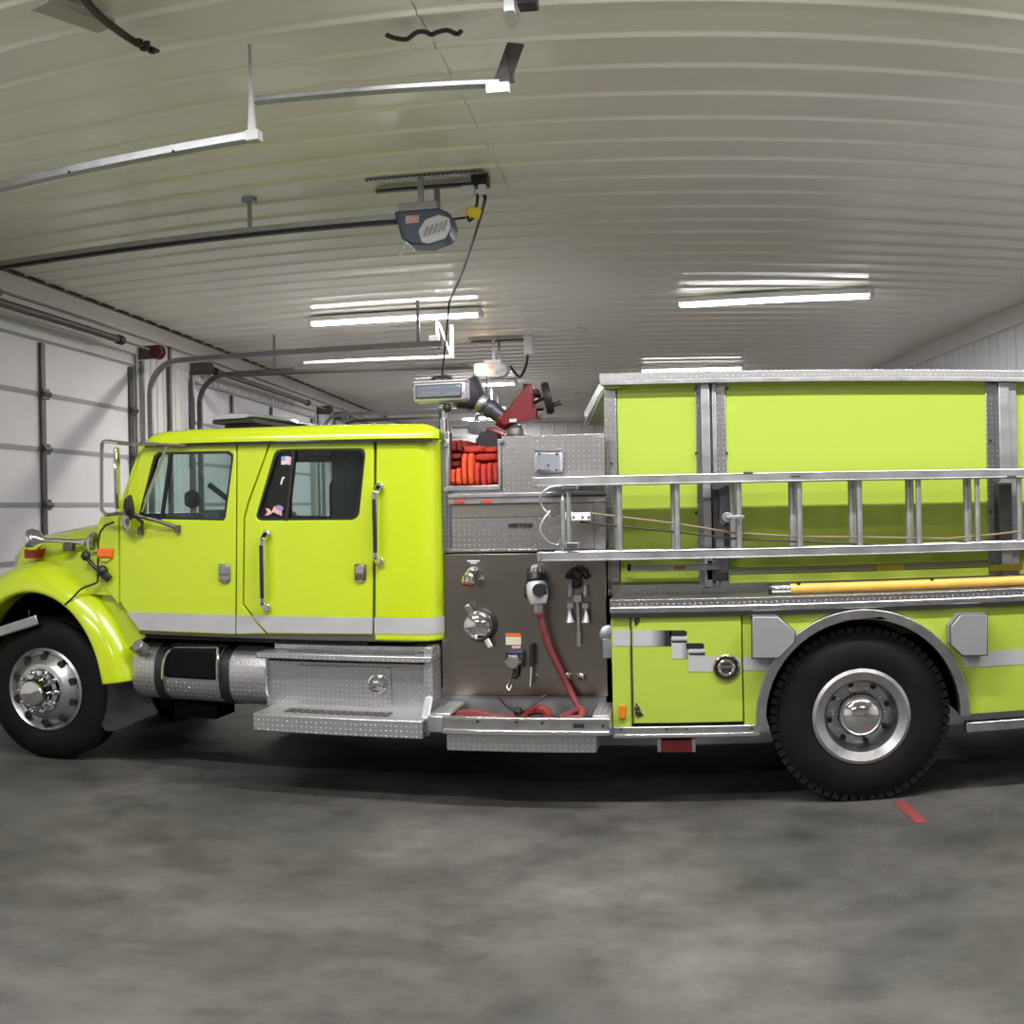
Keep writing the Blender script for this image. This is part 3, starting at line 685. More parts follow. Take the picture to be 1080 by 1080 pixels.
# ---- bonnet and fenders
xn, xc = at(27, 590, 6.85).x, at(110, 600, YC_).x
ymid = (YC_ + YCF) / 2
def hood_ring(t):
    x = xc + (xn - xc) * t
    t = max(t, 0.); hw = 1.045 - .25 * t ** 1.1 - (.2 * max(0, (t - .9) / .1) ** 2)
    pz = 546 + 22 * t ** 1.15
    zt = at(108, 544.5, 7.0).z - (.15) * t ** 1.2 - (.1 * max(0, (t - .92) / .08) ** 2)
    zb = 1.24
    pts = []; n = 14
    for k in range(n + 1):
        a = pi * k / n; e = .48
        cx_ = -abs(cos(a)) ** e * (1 if cos(a) > 0 else -1); sz = sin(a) ** .55
        pts.append(Vector((x, ymid + cx_ * hw, zb + .02 + (zt - zb - .02) * sz)))
    pts = [Vector((x, ymid - hw, zb))] + pts + [Vector((x, ymid + hw, zb))]
    return pts
q = MB(); q.loft([hood_ring(t) for t in (-.08, .1, .25, .4, .55, .7, .8, .88, .93, .97, 1.)]); B('bonnet', q, LIME)
# fender: swept arch shell around the front wheel, inner liner behind it
def fender(ysign, y_out, name):
    rings = []; lin = []; n = 26
    for k in range(n + 1):
        a = radians(7 + (184 - 7) * k / n)              # from rear low to front low
        d = math.degrees(a); tail = max(0., min(1., (62 - d) / 55)); nose = max(0., (d - 140) / 44)
        hx, hz = .585, .715
        c0 = Vector((fx + .0, 0, TR + .01))
        ex = .22 - .04 * tail; dep = 1 - .55 * tail
        def P(o, y): return c0 + Vector(((hx + o * (1 if a < pi / 2 else 1.2)) * cos(a), y_out + ysign * y, (hz + o) * sin(a)))
        prof = [(.02, .30 * dep), (.0, .06), (.0, .015), (.012, .0), (.03, .0), (.06, .012), (.1, .035 * dep), (.135 * ex / .2, .08 * dep), (.17 * ex / .2, .14 * dep), (ex, .22 * dep), (ex + .015, .36 * dep), (ex + .02, .62 * dep)]
        rings.append([P(*p) for p in prof])
        lin.append([P(.015, .02), P(.012, .3), P(-.0, .72)])
    q = MB(); q.loft(rings, closed=False)
    o = q.build(name, LIME, T); s = o.modifiers.new('thick', 'SOLIDIFY'); s.thickness = .008; o.modifiers.new('sub', 'SUBSURF').render_levels = 1; s.offset = 1 if ysign > 0 else -1
    q = MB(); q.loft(lin, closed=False); q.add([r[2] for r in lin], [tuple(range(n + 1))]); q.build('fender_liner', CHASSIS, o)
    return o
fender(1, 6.30, 'front_fender'); fender(-1, 8.56, 'front_fender')
q = MB(); q.box(fx - .6, xc - .05, 7.1, 7.7, .7, 1.3); B('engine_block', q, CHASSIS)
# seam of the tilting bonnet
q = MB(); q.tube([at(120, 550.5, YC_ - .004), at(111, 554, YC_ - .004), at(105.5, 561, YC_ - .004), at(103.5, 572, YC_ - .004), at(103, 611, YC_ - .004)], .006, 6); B('bonnet_seam', q, GASKET)
q = MB(); q.tube(spline([at(103, 611, 6.33), at(101, 615, 6.32), at(86, 621, 6.31), at(78, 629, 6.30), at(68.5, 638, 6.292)], 5), .007, 6); B('fender_seam', q, GASKET)
# front: grille block, bumper, chrome horn, red marker
q = MB(); q.box(xn - .12, xn + .05, 6.85, 8.0, .95, at(30, 585, 6.85).z); B('grille', q, CHROME, bevel=.03)
q = MB(); a, b_ = at(-40, 679, 6.32), at(41, 653, 6.44)
q.bar(a, b_, .05, .075, up=(0, 0, 1)); q.box(xn - .62, xn - .45, 6.4, 8.5, .62, .92); q.bar((xn - .55, 6.45, .78), (a.x, a.y, a.z), .05, .12); B('bumper', q, ALU, bevel=.01)
HY = 6.40
q = MB(); ax = (at(93, 572, HY) - at(37, 569.5, HY)).normalized()
p0 = at(37, 569.5, HY)
q.lathe([(.045, -.075), (.075, -.05), (.082, -.02), (.07, .02), (.035, .06), (.02, .1), (.016, .3), (.026, .42), (.05, .46), (.068, .48), (.072, .5), (.06, .52), (0, .52)], p0, ax, 24); hn = B('chrome_horn', q, CHROME)
q = MB(); q.obox(at(73, 577, HY), (.075, .06, .055), Matrix.Identity(3)); q.build('horn_mount', RUST, hn, .006)
q = MB(); q.rbox((27.5, 579, 38, 589), 6.44, -.03, .3); B('marker_lamp', q, REDL, bevel=.01)
# mud flap
q = MB(); q.add([at(104, 727, 6.4), at(138, 722, 6.4), at(176, 752, 6.46), at(113, 772, 6.5)], [(0, 1, 2, 3)])
q = MB(); pf = [(105, 722), (150, 718), (166, 752), (120, 771), (112, 771), (107, 765)]; q.pprism(pf, 6.52, 0, .02); B('mud_flap', q, mat('flap_rubber', (.03, .03, .03), .7))
# light bar on the cab roof
LY = 6.95
z0 = at(250, 450, LY).z; ea = at(224, 442, LY)
def lbring(p, s):
    return [p + Vector((x * s, 0, z * s)) for x, z in ((-.02, -.012), (.3, -.012), (.33, .0), (.31, .025), (.2, .035), (.05, .032), (-.02, .015))]
q = MB(); q.loft([lbring(Vector((ea.x + .03, LY, ea.z + .005)), .75), lbring(Vector((ea.x, LY + .06, ea.z + .005)), 1), lbring(Vector((ea.x, 7.6, ea.z + .012)), 1), lbring(Vector((ea.x, 8.24, ea.z + .005)), 1), lbring(Vector((ea.x + .03, 8.3, ea.z + .005)), .75)]); lb = B('light_bar', q, mat('light_bar_lens', (.5, .52, .55), .12, .5))
q = MB(); q.box(ea.x - .01, ea.x + .31, LY + .02, 8.28, ea.z - .035, ea.z - .008); q.box(ea.x + .05, ea.x + .25, 7.05, 7.2, z0 - .06, ea.z - .03); q.box(ea.x + .05, ea.x + .25, 7.9, 8.05, z0 - .06, ea.z - .03); q.build('bar_base', BLACK, lb)

# ---- fuel tank and steps
FY = 6.38
x0, x1 = at(136, 712, FY).x, at(281, 714, FY).x; zt, zb = at(205, 681, FY).z, at(205, 745, FY).z
def tank_ring(x, k=1.):
    pts = []; cz = (zt + zb) / 2; hz = (zt - zb) / 2 * k; hy = .3 * k
    for i in range(28):
        a = 2 * pi * i / 28; e = .75
        pts.append(Vector((x, FY + .3 + hy * math.copysign(abs(cos(a)) ** e, cos(a)), cz + hz * math.copysign(abs(sin(a)) ** e, sin(a)))))
    return pts
q = MB(); q.loft([tank_ring(x0, .86), tank_ring(x0 + .012, .95), tank_ring(x0 + .04, 1), tank_ring(x1 - .012, 1), tank_ring(x1, .97)]); ft = B('fuel_tank', q, TREADW)
for a, c in ((163, 172), (231, 241)):
    X0_, X1_ = at(a, 712, FY).x, at(c, 712, FY).x
    q = MB(); q.loft([tank_ring(X0_, 1.03), tank_ring(X1_, 1.03)]); q.build('tank_strap', BLACK, ft)
xa, xb2 = at(173, 700, FY).x, at(229, 700, FY).x
q = MB(); q.box(xa, xb2, FY - .015, FY + .2, at(200, 716, FY).z, at(200, 684, FY).z); q.build('step_recess', CHASSIS, ft, .02)
q = MB(); q.tube(spline([at(171.5, 716, FY - .035), at(172.5, 700, FY - .032), at(177, 688, FY - .02), at(184, 683, FY + .02)], 6), .01, 6); q.tube([at(229.5, 716, FY - .035), at(229.5, 700, FY - .032), at(230, 684, FY - .0)], .01, 6); q.tube([at(184, 683, FY + .02), at(230, 683.5, FY + .02)], .008, 6); q.build('recess_border', CHROME, ft)
p = at(152, 686.5, FY + .02); q = MB(); q.cyl(p, p + Vector((-.02, -.06, .05)), .05, .045, 18); q.build('filler_cap', GREY, ft, .006)
q = MB(); q.rbox((184, 740, 228, 757), 6.66, 0, .3); B('under_tank_bracket', q, CHASSIS)
# crew step box
SY = 6.42
q = MB(); q.rbox((281, 699, 452, 748), SY, 0, .5); sb = B('step_box', q, TREADW, bevel=.004)
q = MB(); q.rbox((315, 703, 413, 742), SY, -.012, 0); dd = q.build('step_door', TREADW, sb, .004)
p = at(399, 721, SY); q = MB(); q.lathe([(.062, -.012), (.062, -.026), (.05, -.03), (.042, -.018), (0, -.014)], p, (0, 1, 0), 24); q.build('door_latch', CHROME, sb); q = MB(); q.obox(p + Vector((0, -.024, 0)), (.07, .014, .02), Matrix.Rotation(.4, 3, 'Y')); q.build('latch_bar', CHROME, sb, .003)
q = MB(); a, b_, c, d = rect(270, 684, 455, 697, 6.27); zz = at(360, 697, 6.27).z; q.box(a, b_, 6.27, 6.9, zz, zz + .035); zz2 = zz + .035; q.box(a + .05, b_, 6.45, 6.9, zz2, zz2 + .04); B('upper_step', q, TREADW, bevel=.006)
q = MB()
for i in range(9): q.box(a + .2, b_ - .12, 6.29 + i * .016, 6.299 + i * .016, zz2 + .001, zz2 + .006)
B('step_grip', q, ALU, kind='stuff')
a, b_, c, d = rect(267, 757, 446, 776, 6.1)
q = MB(); q.box(a, b_, 6.1, 6.44, c, d); tr_ = B('lower_step', q, TREADW, bevel=.008)
q = MB(); xg0, xg1 = at(300, 752, 6.2).x, at(411, 752, 6.2).x
for i in range(14): 
    xx = xg0 + (xg1 - xg0) * i / 14; q.box(xx, xx + .035, 6.19, 6.3, d - .001, d + .006)
q.build('step_grate', RUST, tr_, kind='stuff')
a2 = at(447, 730, 6.28).x
q = MB(); q.prism([(6.2, c - .0), (6.9, c), (6.9, at(452, 683, 6.3).z), (6.3, at(452, 683, 6.3).z), (6.3, at(452, 735, 6.3).z), (6.2, d)], a2, a2 + .05, ax='YZ'); B('step_side_panel', q, TREADW, bevel=.004)
q = MB(); q.box(a + .04, b_ - .02, 6.44, 6.9, c - .0, d - .005); B('step_floor', q, CHASSIS)
# ---- pump house
def R_(px, Y, y0, y1, name, m, parent=T, bevel=.004, **k):
    q = MB(); q.rbox(px, Y, y0, y1); return q.build(name, m, parent, bevel, **k)
X0p, X1p = at(465.5, 600, YP).x, at(640, 600, YP).x
ztp = at(580, 458, YP).z
zpan = at(550, 582, YP).z; zbot = at(550, 737, YP).z
q = MB(); q.box(X0p + .02, X1p - .02, YP + .03, 8.6, .55, zpan); B('pump_house_core', q, CHASSIS)
R_((465.5, 583.5, 640, 734), YP, 0, .04, 'pump_panel', STEEL)
R_((466, 726, 640, 770), YP + .02, 0, .04, 'recess_back', ALUL)
pump = R_((475.5, 530, 637, 580.5), YP, .005, .04, 'hinged_plate', TREAD)
R_((475.5, 531, 637, 545.5), YP, -.001, .01, 'plain_strip', mat('plain_steel', (.4, .37, .34), .33, 1))
R_((474, 579.5, 566, 582), YP, -.012, .02, 'plate_hinge', CHROME, bevel=.002)
R_((473.5, 519.5, 640, 530.5), YP, -.03, .02, 'extruded_rail', ALU, bevel=.004)
R_((473.5, 523, 640, 525), YP, -.034, -.02, 'rail_groove', RUST, bevel=.0)
for a in (480, 508.5): R_((a, 527.2, a + 11, 531), YP, -.036, -.028, 'red_reflector', mat('reflector_red', (.45, .06, .03), .4), bevel=.002)
R_((603, 531, 626, 579), YP, -.006, .01, 'smooth_plate', mat('smooth_alu_plate', (.42, .4, .37), .35, 1), bevel=.002)
R_((627, 460, 638, 580), YP, -.006, .03, 'corner_strip', TREAD, bevel=.002)
# upper diamond wall and hose bay
q = MB(); a, b_, c, d = rect(529, 458.5, 637.5, 520, YP); q.box(a, b_, YP, YP + .05, c, d); q.box(a, a + .04, YP + .05, 8.45, c, d); q.box(a, b_, 8.45, 8.5, c, d); B('bay_wall', q, TREAD, bevel=.004)
xb0, xb1 = at(474, 500, YP).x, at(527, 500, YP).x; zf = at(500, 517.5, YP).z; zc = at(500, 466, YP).z
q = MB(); q.box(xb0, at(637, 490, YP).x, YP + .02, 8.5, zf - .06, zf); B('bay_floor', q, ALU)
q = MB(); q.rbox((473, 512, 529, 517.5), YP, -.02, .02); q.rbox((525.5, 463, 529, 514), YP, -.02, .02); q.rbox((470.5, 463, 473.8, 516), YP, -.02, .02); build_each(q, 'bay_frame', ALU, T, .004)
q = MB(); q.rbox((465.5, 441, 471, 583), YP, -.01, .05); q.rbox((465.5, 455, 475, 583), YP, .0, .08); B('corner_post', q, TREADD, bevel=.004)
for yy in (467, 514): R_((469, yy, 474, yy + 5), YP, -.035, -.01, 'latch', GREY, bevel=.004)
R_((527, 463.5, 531, 468), YP, -.035, -.01, 'latch', GREY, bevel=.004)
q = MB(); q.box(at(465.5, 500, YP).x, at(468, 500, YP).x, YP + .05, 8.5, zf - .06, at(465, 470, YP).z); B('front_bay_wall', q, TREADD)
# small plate with the pump maker's name
q = MB(); q.rbox((535.5, 551, 562, 556.5), YP, -.001, .004); B('name_plate', q, mat('plate_grey', (.3, .29, .28), .4, .9))
def text(s, p, size, name, m, parent, rx=pi / 2, ext=.002, sx=1.):
    cu = bpy.data.curves.new(name, 'FONT'); cu.body = s; cu.size = size; cu.extrude = ext; cu.align_x = 'CENTER'; cu.align_y = 'CENTER'; cu.offset = .0018
    t = bpy.data.objects.new(name, cu); COL.objects.link(t); dg = bpy.context.evaluated_depsgraph_get()
    me = bpy.data.meshes.new_from_object(t.evaluated_get(dg)); bpy.data.objects.remove(t)
    me.transform(Matrix.Rotation(rx, 4, 'X') @ Matrix.Diagonal((sx, 1, 1, 1)))
    return link(name, me, m, parent, p)
p = at(548.5, 553.6, YP - .003); text('waterous', p, .048, 'maker_name', BLACK, T, sx=.8)
# flood lamp on the diamond wall
fl = R_((564, 474.5, 594.5, 499), YP, -.05, .0, 'flood_lamp', mat('pale_grey_casting', (.46, .47, .49), .4, .3), bevel=.018)
q = MB(); q.pprism([(564, 476), (566, 473), (580, 471.5), (593, 473), (594.5, 476)], YP, -.06, -.0); q.build('lamp_hood', GREY, fl, .006)
q = MB(); q.rbox((567, 478, 592, 496.5), YP, -.058, -.045); q.build('lamp_lens', LIQ, fl, .006)
q = MB()
for x, y in ((570.5, 478.8), (588.5, 478.8), (579.5, 491), (570.5, 496), (588.5, 496)): pp = at(x, y, YP); q.cyl(pp + Vector((0, -.064, 0)), pp + Vector((0, -.05, 0)), .007, n=8)
build_each(q, 'lamp_screw', BLACK, fl)

# ---- fittings on the pump panel
def px3(x, y, dy): return at(x, y, YP) * 1 + Vector((0, 0, 0)) if dy == 0 else at(x, y, YP + dy)
def flange(x, y, r): 
    p = at(x, y, YP); q = MB(); q.lathe([(r, 0), (r, -.012), (r * .9, -.02), (0, -.02)], p, (0, 1, 0), 24); return q
q = flange(502, 604, .035); q.tube(spline([at(501, 603, YP - .01), at(498.5, 603.5, YP - .06), at(496, 606, YP - .1), at(494.5, 612, YP - .12)], 5), [.034] * 16, 12); v1 = B('drain_outlet', q, CHROME)
q = MB(); q.cyl(at(495, 610, YP - .12), at(493.7, 617, YP - .14), .045, .043, 16); q.build('outlet_collar', CHROME, v1)
q = MB(); q.cyl(at(493.8, 616, YP - .14), at(493.6, 617.6, YP - .143), .036, n=14); q.build('outlet_cap', REDL, v1)
q = MB(); q.rbox((493, 591, 506, 592.3), YP, -.004, 0); q.rbox((496, 593.5, 503, 594.3), YP, -.004, 0); build_each(q, 'label_plate', WHITE, T)
# big suction cap with two handles
q = flange(507, 659, .105); B('suction_flange', q, BLACK)
p = at(505.2, 659.3, YP - .03)
q = MB(); q.lathe([(.088, .03), (.09, -.03), (.078, -.06), (.05, -.078), (.02, -.084), (0, -.085)], p, (.06, 1, 0), 36); cap = B('suction_cap', q, CHROME)
q = MB(); q.bar(at(498, 648, YP - .06), at(492, 638, YP - .075), .035, .02, up=(0, 1, 0)); q.build('cap_handle', ALU, cap, .006)
q = MB(); q.bar(at(513, 674, YP - .06), at(518, 683.5, YP - .075), .035, .02, up=(0, 1, 0)); q.build('cap_handle', ALU, cap, .006)
# discharge valve with the red hose
q = flange(566.5, 603, .045); q.tube(spline([at(566, 602, YP - .01), at(565, 603, YP - .07), at(565, 608, YP - .11)], 5), .042, 14); dv = B('discharge_valve', q, CHROME)
q = MB(); q.cyl(at(565, 607, YP - .11), at(565.3, 614, YP - .13), .055, n=20); q.tube([at(559, 599, YP - .08), at(558, 612, YP - .1), at(557, 622, YP - .1)], .018, 8); q.ball(at(556.6, 627, YP - .11), .026, 10); q.ball(at(557.5, 620, YP - .11), .026, 10); q.build('valve_collar', BLACK, dv)
q = MB(); q.lathe([(.05, 0), (.062, .02), (.062, .08), (.05, .13), (.046, .135)], at(565.5, 613.5, YP - .13), (at(567.5, 633, YP - .15) - at(565.5, 613.5, YP - .13)), 20); q.build('valve_body', mat('valve_white', (.5, .5, .5), .35), dv)
q = MB(); pk = at(568.5, 622.5, YP - .225); q.lathe([(.036, -.01), (.04, .0), (.04, .03), (0, .03)], pk, (0, 1, 0), 18); q.ball(at(573.5, 619, YP - .17), .016, 8); q.ball(at(574.5, 625, YP - .17), .016, 8); q.build('valve_knob', BLACK, dv)
q = MB(); q.cyl(at(568, 634.5, YP - .15), at(568.6, 646, YP - .15), .033, .03, 18); q.build('hose_coupling', ALU, dv)
# twin gate with small bells
tg = R_((604, 602, 614, 620), YP, -.06, 0, 'twin_gate', BLACK, bevel=.02)
q = MB(); q.tube(spline([at(599, 609, YP - .04), at(602, 604, YP - .06), at(609, 601, YP - .08), at(616, 604, YP - .06), at(619.5, 609, YP - .04)], 4), .02, 8); q.ball(at(609.3, 606, YP - .09), .03, 10); q.build('gate_yoke', mat('dark_bronze', (.05, .03, .025), .35, .5), tg)
for sx in (-1, 1):
    q = MB(); q.cyl(at(609.5 + 8 * sx, 617, YP - .05), at(609.5 + 8 * sx, 629, YP - .05), .014, n=10); q.cyl(at(609.5 + 8.3 * sx, 640, YP - .05), at(609.5 + 8.5 * sx, 645, YP - .05), .012, n=10); q.lathe([(.012, 0), (.018, .03), (.03, .07), (.024, .07), (0, .06)], at(609.5 + 8.8 * sx, 644, YP - .05), (0, 0, -1), 14); q.obox(at(609.5 + 8 * sx, 639, YP - .05), (.035, .03, .03), Matrix.Identity(3)); build_each(q, 'gate_bell', ALU, tg)
q = MB(); q.obox(at(609.3, 631, YP - .06), (.045, .04, .04), Matrix.Identity(3)); q.cyl(at(609.5, 634, YP - .05), at(610.5, 667, YP - .05), .009, n=8); q.obox(at(610.6, 674, YP - .05), (.022, .02, .09), Matrix.Identity(3)); build_each(q, 'gate_rod', ALU, tg)
# tank drain gauge block, sticker, lever
q = MB(); q.rbox((533.5, 667.8, 549.5, 680), YP, -.004, 0); st_ = B('warning_sticker', q, mat('sticker_cream', (.6, .58, .44), .5))
q = MB(); q.rbox((533.5, 667.8, 549.5, 671.2), YP, -.006, -.003); q.build('sticker_band', AMBER, st_)
q = MB(); q.rbox((540, 681, 549, 683.5), YP, -.004, 0); q.build('sticker_foot', PINK, st_)
dg_ = R_((534.5, 685, 554, 698), YP, -.05, 0, 'drain_block', mat('dark_blue_plastic', (.015, .015, .05), .35), bevel=.012)
p = at(541.5, 698, YP - .06); q = MB(); q.lathe([(.042, .05), (.042, -.03), (.036, -.04), (0, -.04)], p, (0, 1, 0), 24)
for k in range(6):
    a = pi / 3 * k; q.ball(p + Vector((.042 * cos(a), -.02, .042 * sin(a))), .009, 8)
q.build('drain_cap', ALU, dg_)
q = MB(); q.rbox((550, 690, 554, 703), YP, -.06, 0); q.tube([at(545.5, 704, YP - .03), at(543, 716, YP - .05)], .018, 8); q.build('drain_lever', BLACK, dg_, .006)
q = MB(); q.tube(spline([at(541, 703, YP - .05), at(539, 714, YP - .03), at(536, 722, YP - .02), at(534.5, 724, YP - .03), at(537, 728, YP - .04), at(540, 722, YP - .03)], 5), .004, 6); q.build('cap_chain', ALU, dg_)
q = MB(); q.tube([at(561, 679, YP - .06), at(561, 703, YP - .06)], .015, 10); lv = B('valve_lever', q, BLACK)
q = MB(); q.tube([at(561, 703, YP - .06), at(560, 724, YP - .07)], .011, 10); q.build('lever_shaft', CHROME, lv)
q = MB(); q.rbox((562, 677.5, 567, 679.2), YP, -.02, 0); q.rbox((563, 710, 568, 712), YP, -.02, 0); build_each(q, 'lever_plate', CHROME, lv)
for a, c in ((592, 596), (607, 620)): 
    q = MB(); q.rbox((a, 710, a + 12, 717), YP, -.012, 0); h = q.build('small_plate', RUST, T, .004)
    q = MB(); pp = at(a + 6, 713.5, YP - .015); q.ball(pp, .02, 10, (1.2, .5, 1)); q.build('plate_knob', CHROME, h)
q = MB()
for y in (583, 634, 680): pp = at(468.5, y, YP); q.cyl(pp, pp + Vector((0, -.006, 0)), .007, n=8)
build_each(q, 'panel_screw', CHROME, T)

# ---- hose tray and pump step
TY = 6.06
a, b_, c, d = rect(467, 757, 643, 775, TY); xl = at(453, 757, TY + .05).x
q = MB(); q.box(a, b_, TY, TY + .03, c, d); tr2 = B('tray_front', q, ALU, bevel=.006)
q = MB(); q.box(a, b_, TY - .012, TY, d - .018, d); q.box(a, b_, TY - .014, TY, c, c + .025); build_each(q, 'tray_edge', CHROME, tr2, .004)
q = MB(); q.rbox((604.5, 763.5, 616, 767.5), TY, -.008, 0); q.build('tray_latch', BLACK, tr2)
q = MB()
for x, y in ((504, 761), (572, 762.5), (636, 765.5)): pp = at(x, y, TY); q.cyl(pp, pp + Vector((0, -.01, 0)), .008, n=8)
build_each(q, 'tray_bolt', BLACK, tr2)
q = MB(); q.box(xl, a, TY + .0, TY + .3, c + .0, d + .0); q.box(xl + .03, a + .04, TY + .03, YP, d - .01, d + .012); B('tray_left_end', q, ALUL, bevel=.008)
q = MB(); q.box(b_ - .1, b_, TY + .03, YP, c + .02, d + .01); B('tray_right_end', q, TREADW, bevel=.005)
q = MB(); q.box(a, b_ - .1, TY + .03, YP + .02, c, c + .02); B('tray_floor', q, CHASSIS)
a, b_, c2, d2 = rect(471, 770, 629, 793.5, TY + .04)
q = MB(); q.box(a, b_, TY + .04, YP, c2, c + .0); B('pump_step', q, TREADW, bevel=.006)
# ---- rear body
XE = 4.25
q = MB(); XL = at(645.5, 700, YB).x
cx, cz = at(911, 763, YB).x, at(911, 763, YB).z
ra = (at(1021, 763, YB).x - at(801, 763, YB).x) / 2
zs, zt_ = at(725, 766, YB).z, at(725, 641, YB).z
zc_ = TR + .02
print('arch', cx, rx, ra, zc_, 'top should be', at(915, 651.5, YB).z, zc_ + ra, 'sill', zs, 'deck', zt_)
az = max(zs, .3)
def arch(r, n=28, z_low=None):
    zl_ = zs if z_low is None else z_low
    a0 = math.asin(max(-1, min(1, (zl_ - zc_) / r)))
    return [(cx + r * cos(pi - a0 - (pi - 2 * a0) * k / n), zc_ + r * sin(pi - a0 - (pi - 2 * a0) * k / n)) for k in range(n + 1)]
ar = arch(ra - .02)
# side skin in three pieces: left of the compartment door, around the wheel, tail
xd0, xd1 = at(666.5, 700, YB).x, at(782.5, 700, YB).x
q = MB(); q.prism([(XL, zs), (xd0 - .008, zs), (xd0 - .008, zt_), (XL, zt_)], YB, YB + .05); bs = B('side_post', q, LIMEF, bevel=.004)
q = MB(); q.prism([(xd1 + .006, zs)] + ar + [(XE, zs), (XE, zt_), (xd1 + .006, zt_)], YB, YB + .05); bside = B('side_panel', q, LIMEF, bevel=.004)
q = MB(); q.box(xd0 - .01, xd1 + .01, YB + .03, YB + .06, zs, zt_); B('door_jamb', q, GASKET)
zdb, zdt = at(725, 762, YB).z, at(725, 645.5, YB).z
q = MB(); q.box(xd0 + .006, xd1, YB - .012, YB + .03, zdb, zdt); cdoor = B('compartment_door', q, LIMEF, bevel=.004)
q = MB(); q.box(xd0 - .004, xd0 + .006, YB - .008, YB + .03, zdb, zdt); q.build('door_hinge', RUST, cdoor)
# body box behind
q = MB(); q.box(XL, cx - ra - .02, YB + .06, 8.6, zs, zt_); q.box(cx + ra + .02, XE, YB + .06, 8.6, zs, zt_); q.box(XL, XE, YB + .06, 8.6, zc_ + ra - .02, zt_); q.box(XL, cx - ra - .02, 8.3, 8.55, .22, zs); q.box(cx + ra + .02, XE, 8.3, 8.55, .22, zs); B('body_core', q, CHASSIS)  # last two low far boxes added to hide lit floor under the body
q = MB(); q.prism(arch(ra + .012) + list(reversed(arch(ra - .045))), YB - .042, YB + .02); B('wheel_arch_trim', q, ALU, bevel=.01, seg=3)
q = MB(); q.loft([[Vector((x, y, z)) for x, z in arch(ra - .03)] for y in (YB + .02, YB + .75)], closed=False); o = B('wheel_arch_liner', q, CHASSIS)
# sills
zb1, zb0 = at(725, 765.5, YB).z, at(725, 777, YB).z
q = MB(); q.box(XL, at(801, 770, YB).x, YB - .012, YB + .06, zb0, zb1); si = B('body_sill', q, ALU, bevel=.006)
q = MB(); q.box(XL, at(801, 770, YB).x, YB - .02, YB - .008, zb0, zb0 + .022); q.build('sill_lip', CHROME, si, .004)
q = MB(); q.box(at(1019, 770, YB).x, XE, YB - .012, YB + .06, at(1040, 771, YB).z, at(1040, 760.5, YB).z); B('body_sill', q, ALU, bevel=.006)
q = MB()
for x in (655, 703, 724, 793): pp = at(x, 768.5, YB); q.cyl(pp + Vector((0, -.018, 0)), pp, .007, n=8)
build_each(q, 'sill_bolt', BLACK, si)
# deck with checker-plate edge
zd1, zd0 = at(860, 627.5, YB).z, at(860, 641, YB).z
q = MB(); q.box(XL - .005, XE, YB - .02, 6.75, zd1 - .05, zd1); dk = B('deck', q, mat('deck_alu', (.3, .31, .31), .35, .9, noise=.12), bevel=.006)
q = MB(); q.box(XL - .005, XE, YB - .026, YB - .012, zd0 + .03, zd1 - .002); q.build('deck_edge', TREAD, dk, .003)
q = MB(); q.box(XL - .005, XE, YB - .034, YB - .012, zd0 - .008, zd0 + .032); q.build('deck_lip', ALU, dk, .008)
q = MB(); q.box(XL, XE, YB - .03, YB + .0, zd0 - .03, zd0 - .008); q.build('lip_shade_strip', GASKET, dk)  # solid dark strip in place of the shade under the deck lip
zk1, zk0 = at(860, 612.5, YT).z, zd1
q = MB(); q.box(at(645, 615, YT).x, XE, YT - .02, YT + .02, zk0 - .01, zk1); B('kick_plate', q, TREAD)
# stripes, graphics, scrolls on the lower body
stripe([(646.5, 664.3), (665, 664.3), (665, 681.2), (646.5, 681.2)], bs, Y=YB)
def gradm(name, c0, c1, ax, lo=0., hi=1.):
    m = mat(name, c0, .45); nt = m.node_tree; tc = nt.nodes.new('ShaderNodeTexCoord'); sp = nt.nodes.new('ShaderNodeSeparateXYZ'); nt.links.new(tc.outputs['Generated'], sp.inputs[0])
    mr = nt.nodes.new('ShaderNodeMapRange'); mr.inputs['From Min'].default_value = lo; mr.inputs['From Max'].default_value = hi; nt.links.new(sp.outputs[ax], mr.inputs['Value'])
    mx = nt.nodes.new('ShaderNodeMix'); mx.data_type = 'RGBA'; mx.inputs[6].default_value = (*c0, 1); mx.inputs[7].default_value = (*c1, 1)
    nt.links.new(mr.outputs[0], mx.inputs[0]); nt.links.new(mx.outputs[2], nt.nodes['Principled BSDF'].inputs['Base Color']); return m
G1 = gradm('printed_fade_across', (.4, .4, .42), (.012, .012, .014), 0, .45, .85); G2 = gradm('printed_fade_down', (.012, .014, .03), (.45, .45, .48), 2, .25, .65)
YD = YB - .012
def rr_right(x0, y0, x1, y1, r): return [(x0, y0), (x1 - r, y0), (x1 - r * .3, y0 + r * .3), (x1, y0 + r), (x1, y1 - r), (x1 - r * .3, y1 - r * .3), (x1 - r, y1), (x0, y1)]
stripe([(668, 664.5), (708, 664.8), (708, 681.3), (668, 681.3)], cdoor, 'printed_stripe', YD, G1)
stripe(rr_right(706, 664.8, 724.8, 670.8, 3), cdoor, 'printed_bar', YD, mat('print_black', (.012, .012, .014), .45))
stripe([(707.5, 674), (709.5, 671.3), (724.5, 671.3), (724.5, 677.7), (709.5, 677.7)], cdoor, 'printed_bar', YD, G2)
stripe([(708.5, 678.2), (725.3, 678.2), (725.3, 694.7), (708.5, 694.7)], cdoor, 'printed_stripe', YD, gradm('printed_fade_short', (.42, .42, .44), (.05, .05, .055), 0, .55, 1.1))
stripe(rr_right(724, 678.3, 743, 684.3, 3), cdoor, 'printed_bar', YD, MATS['print_black'])
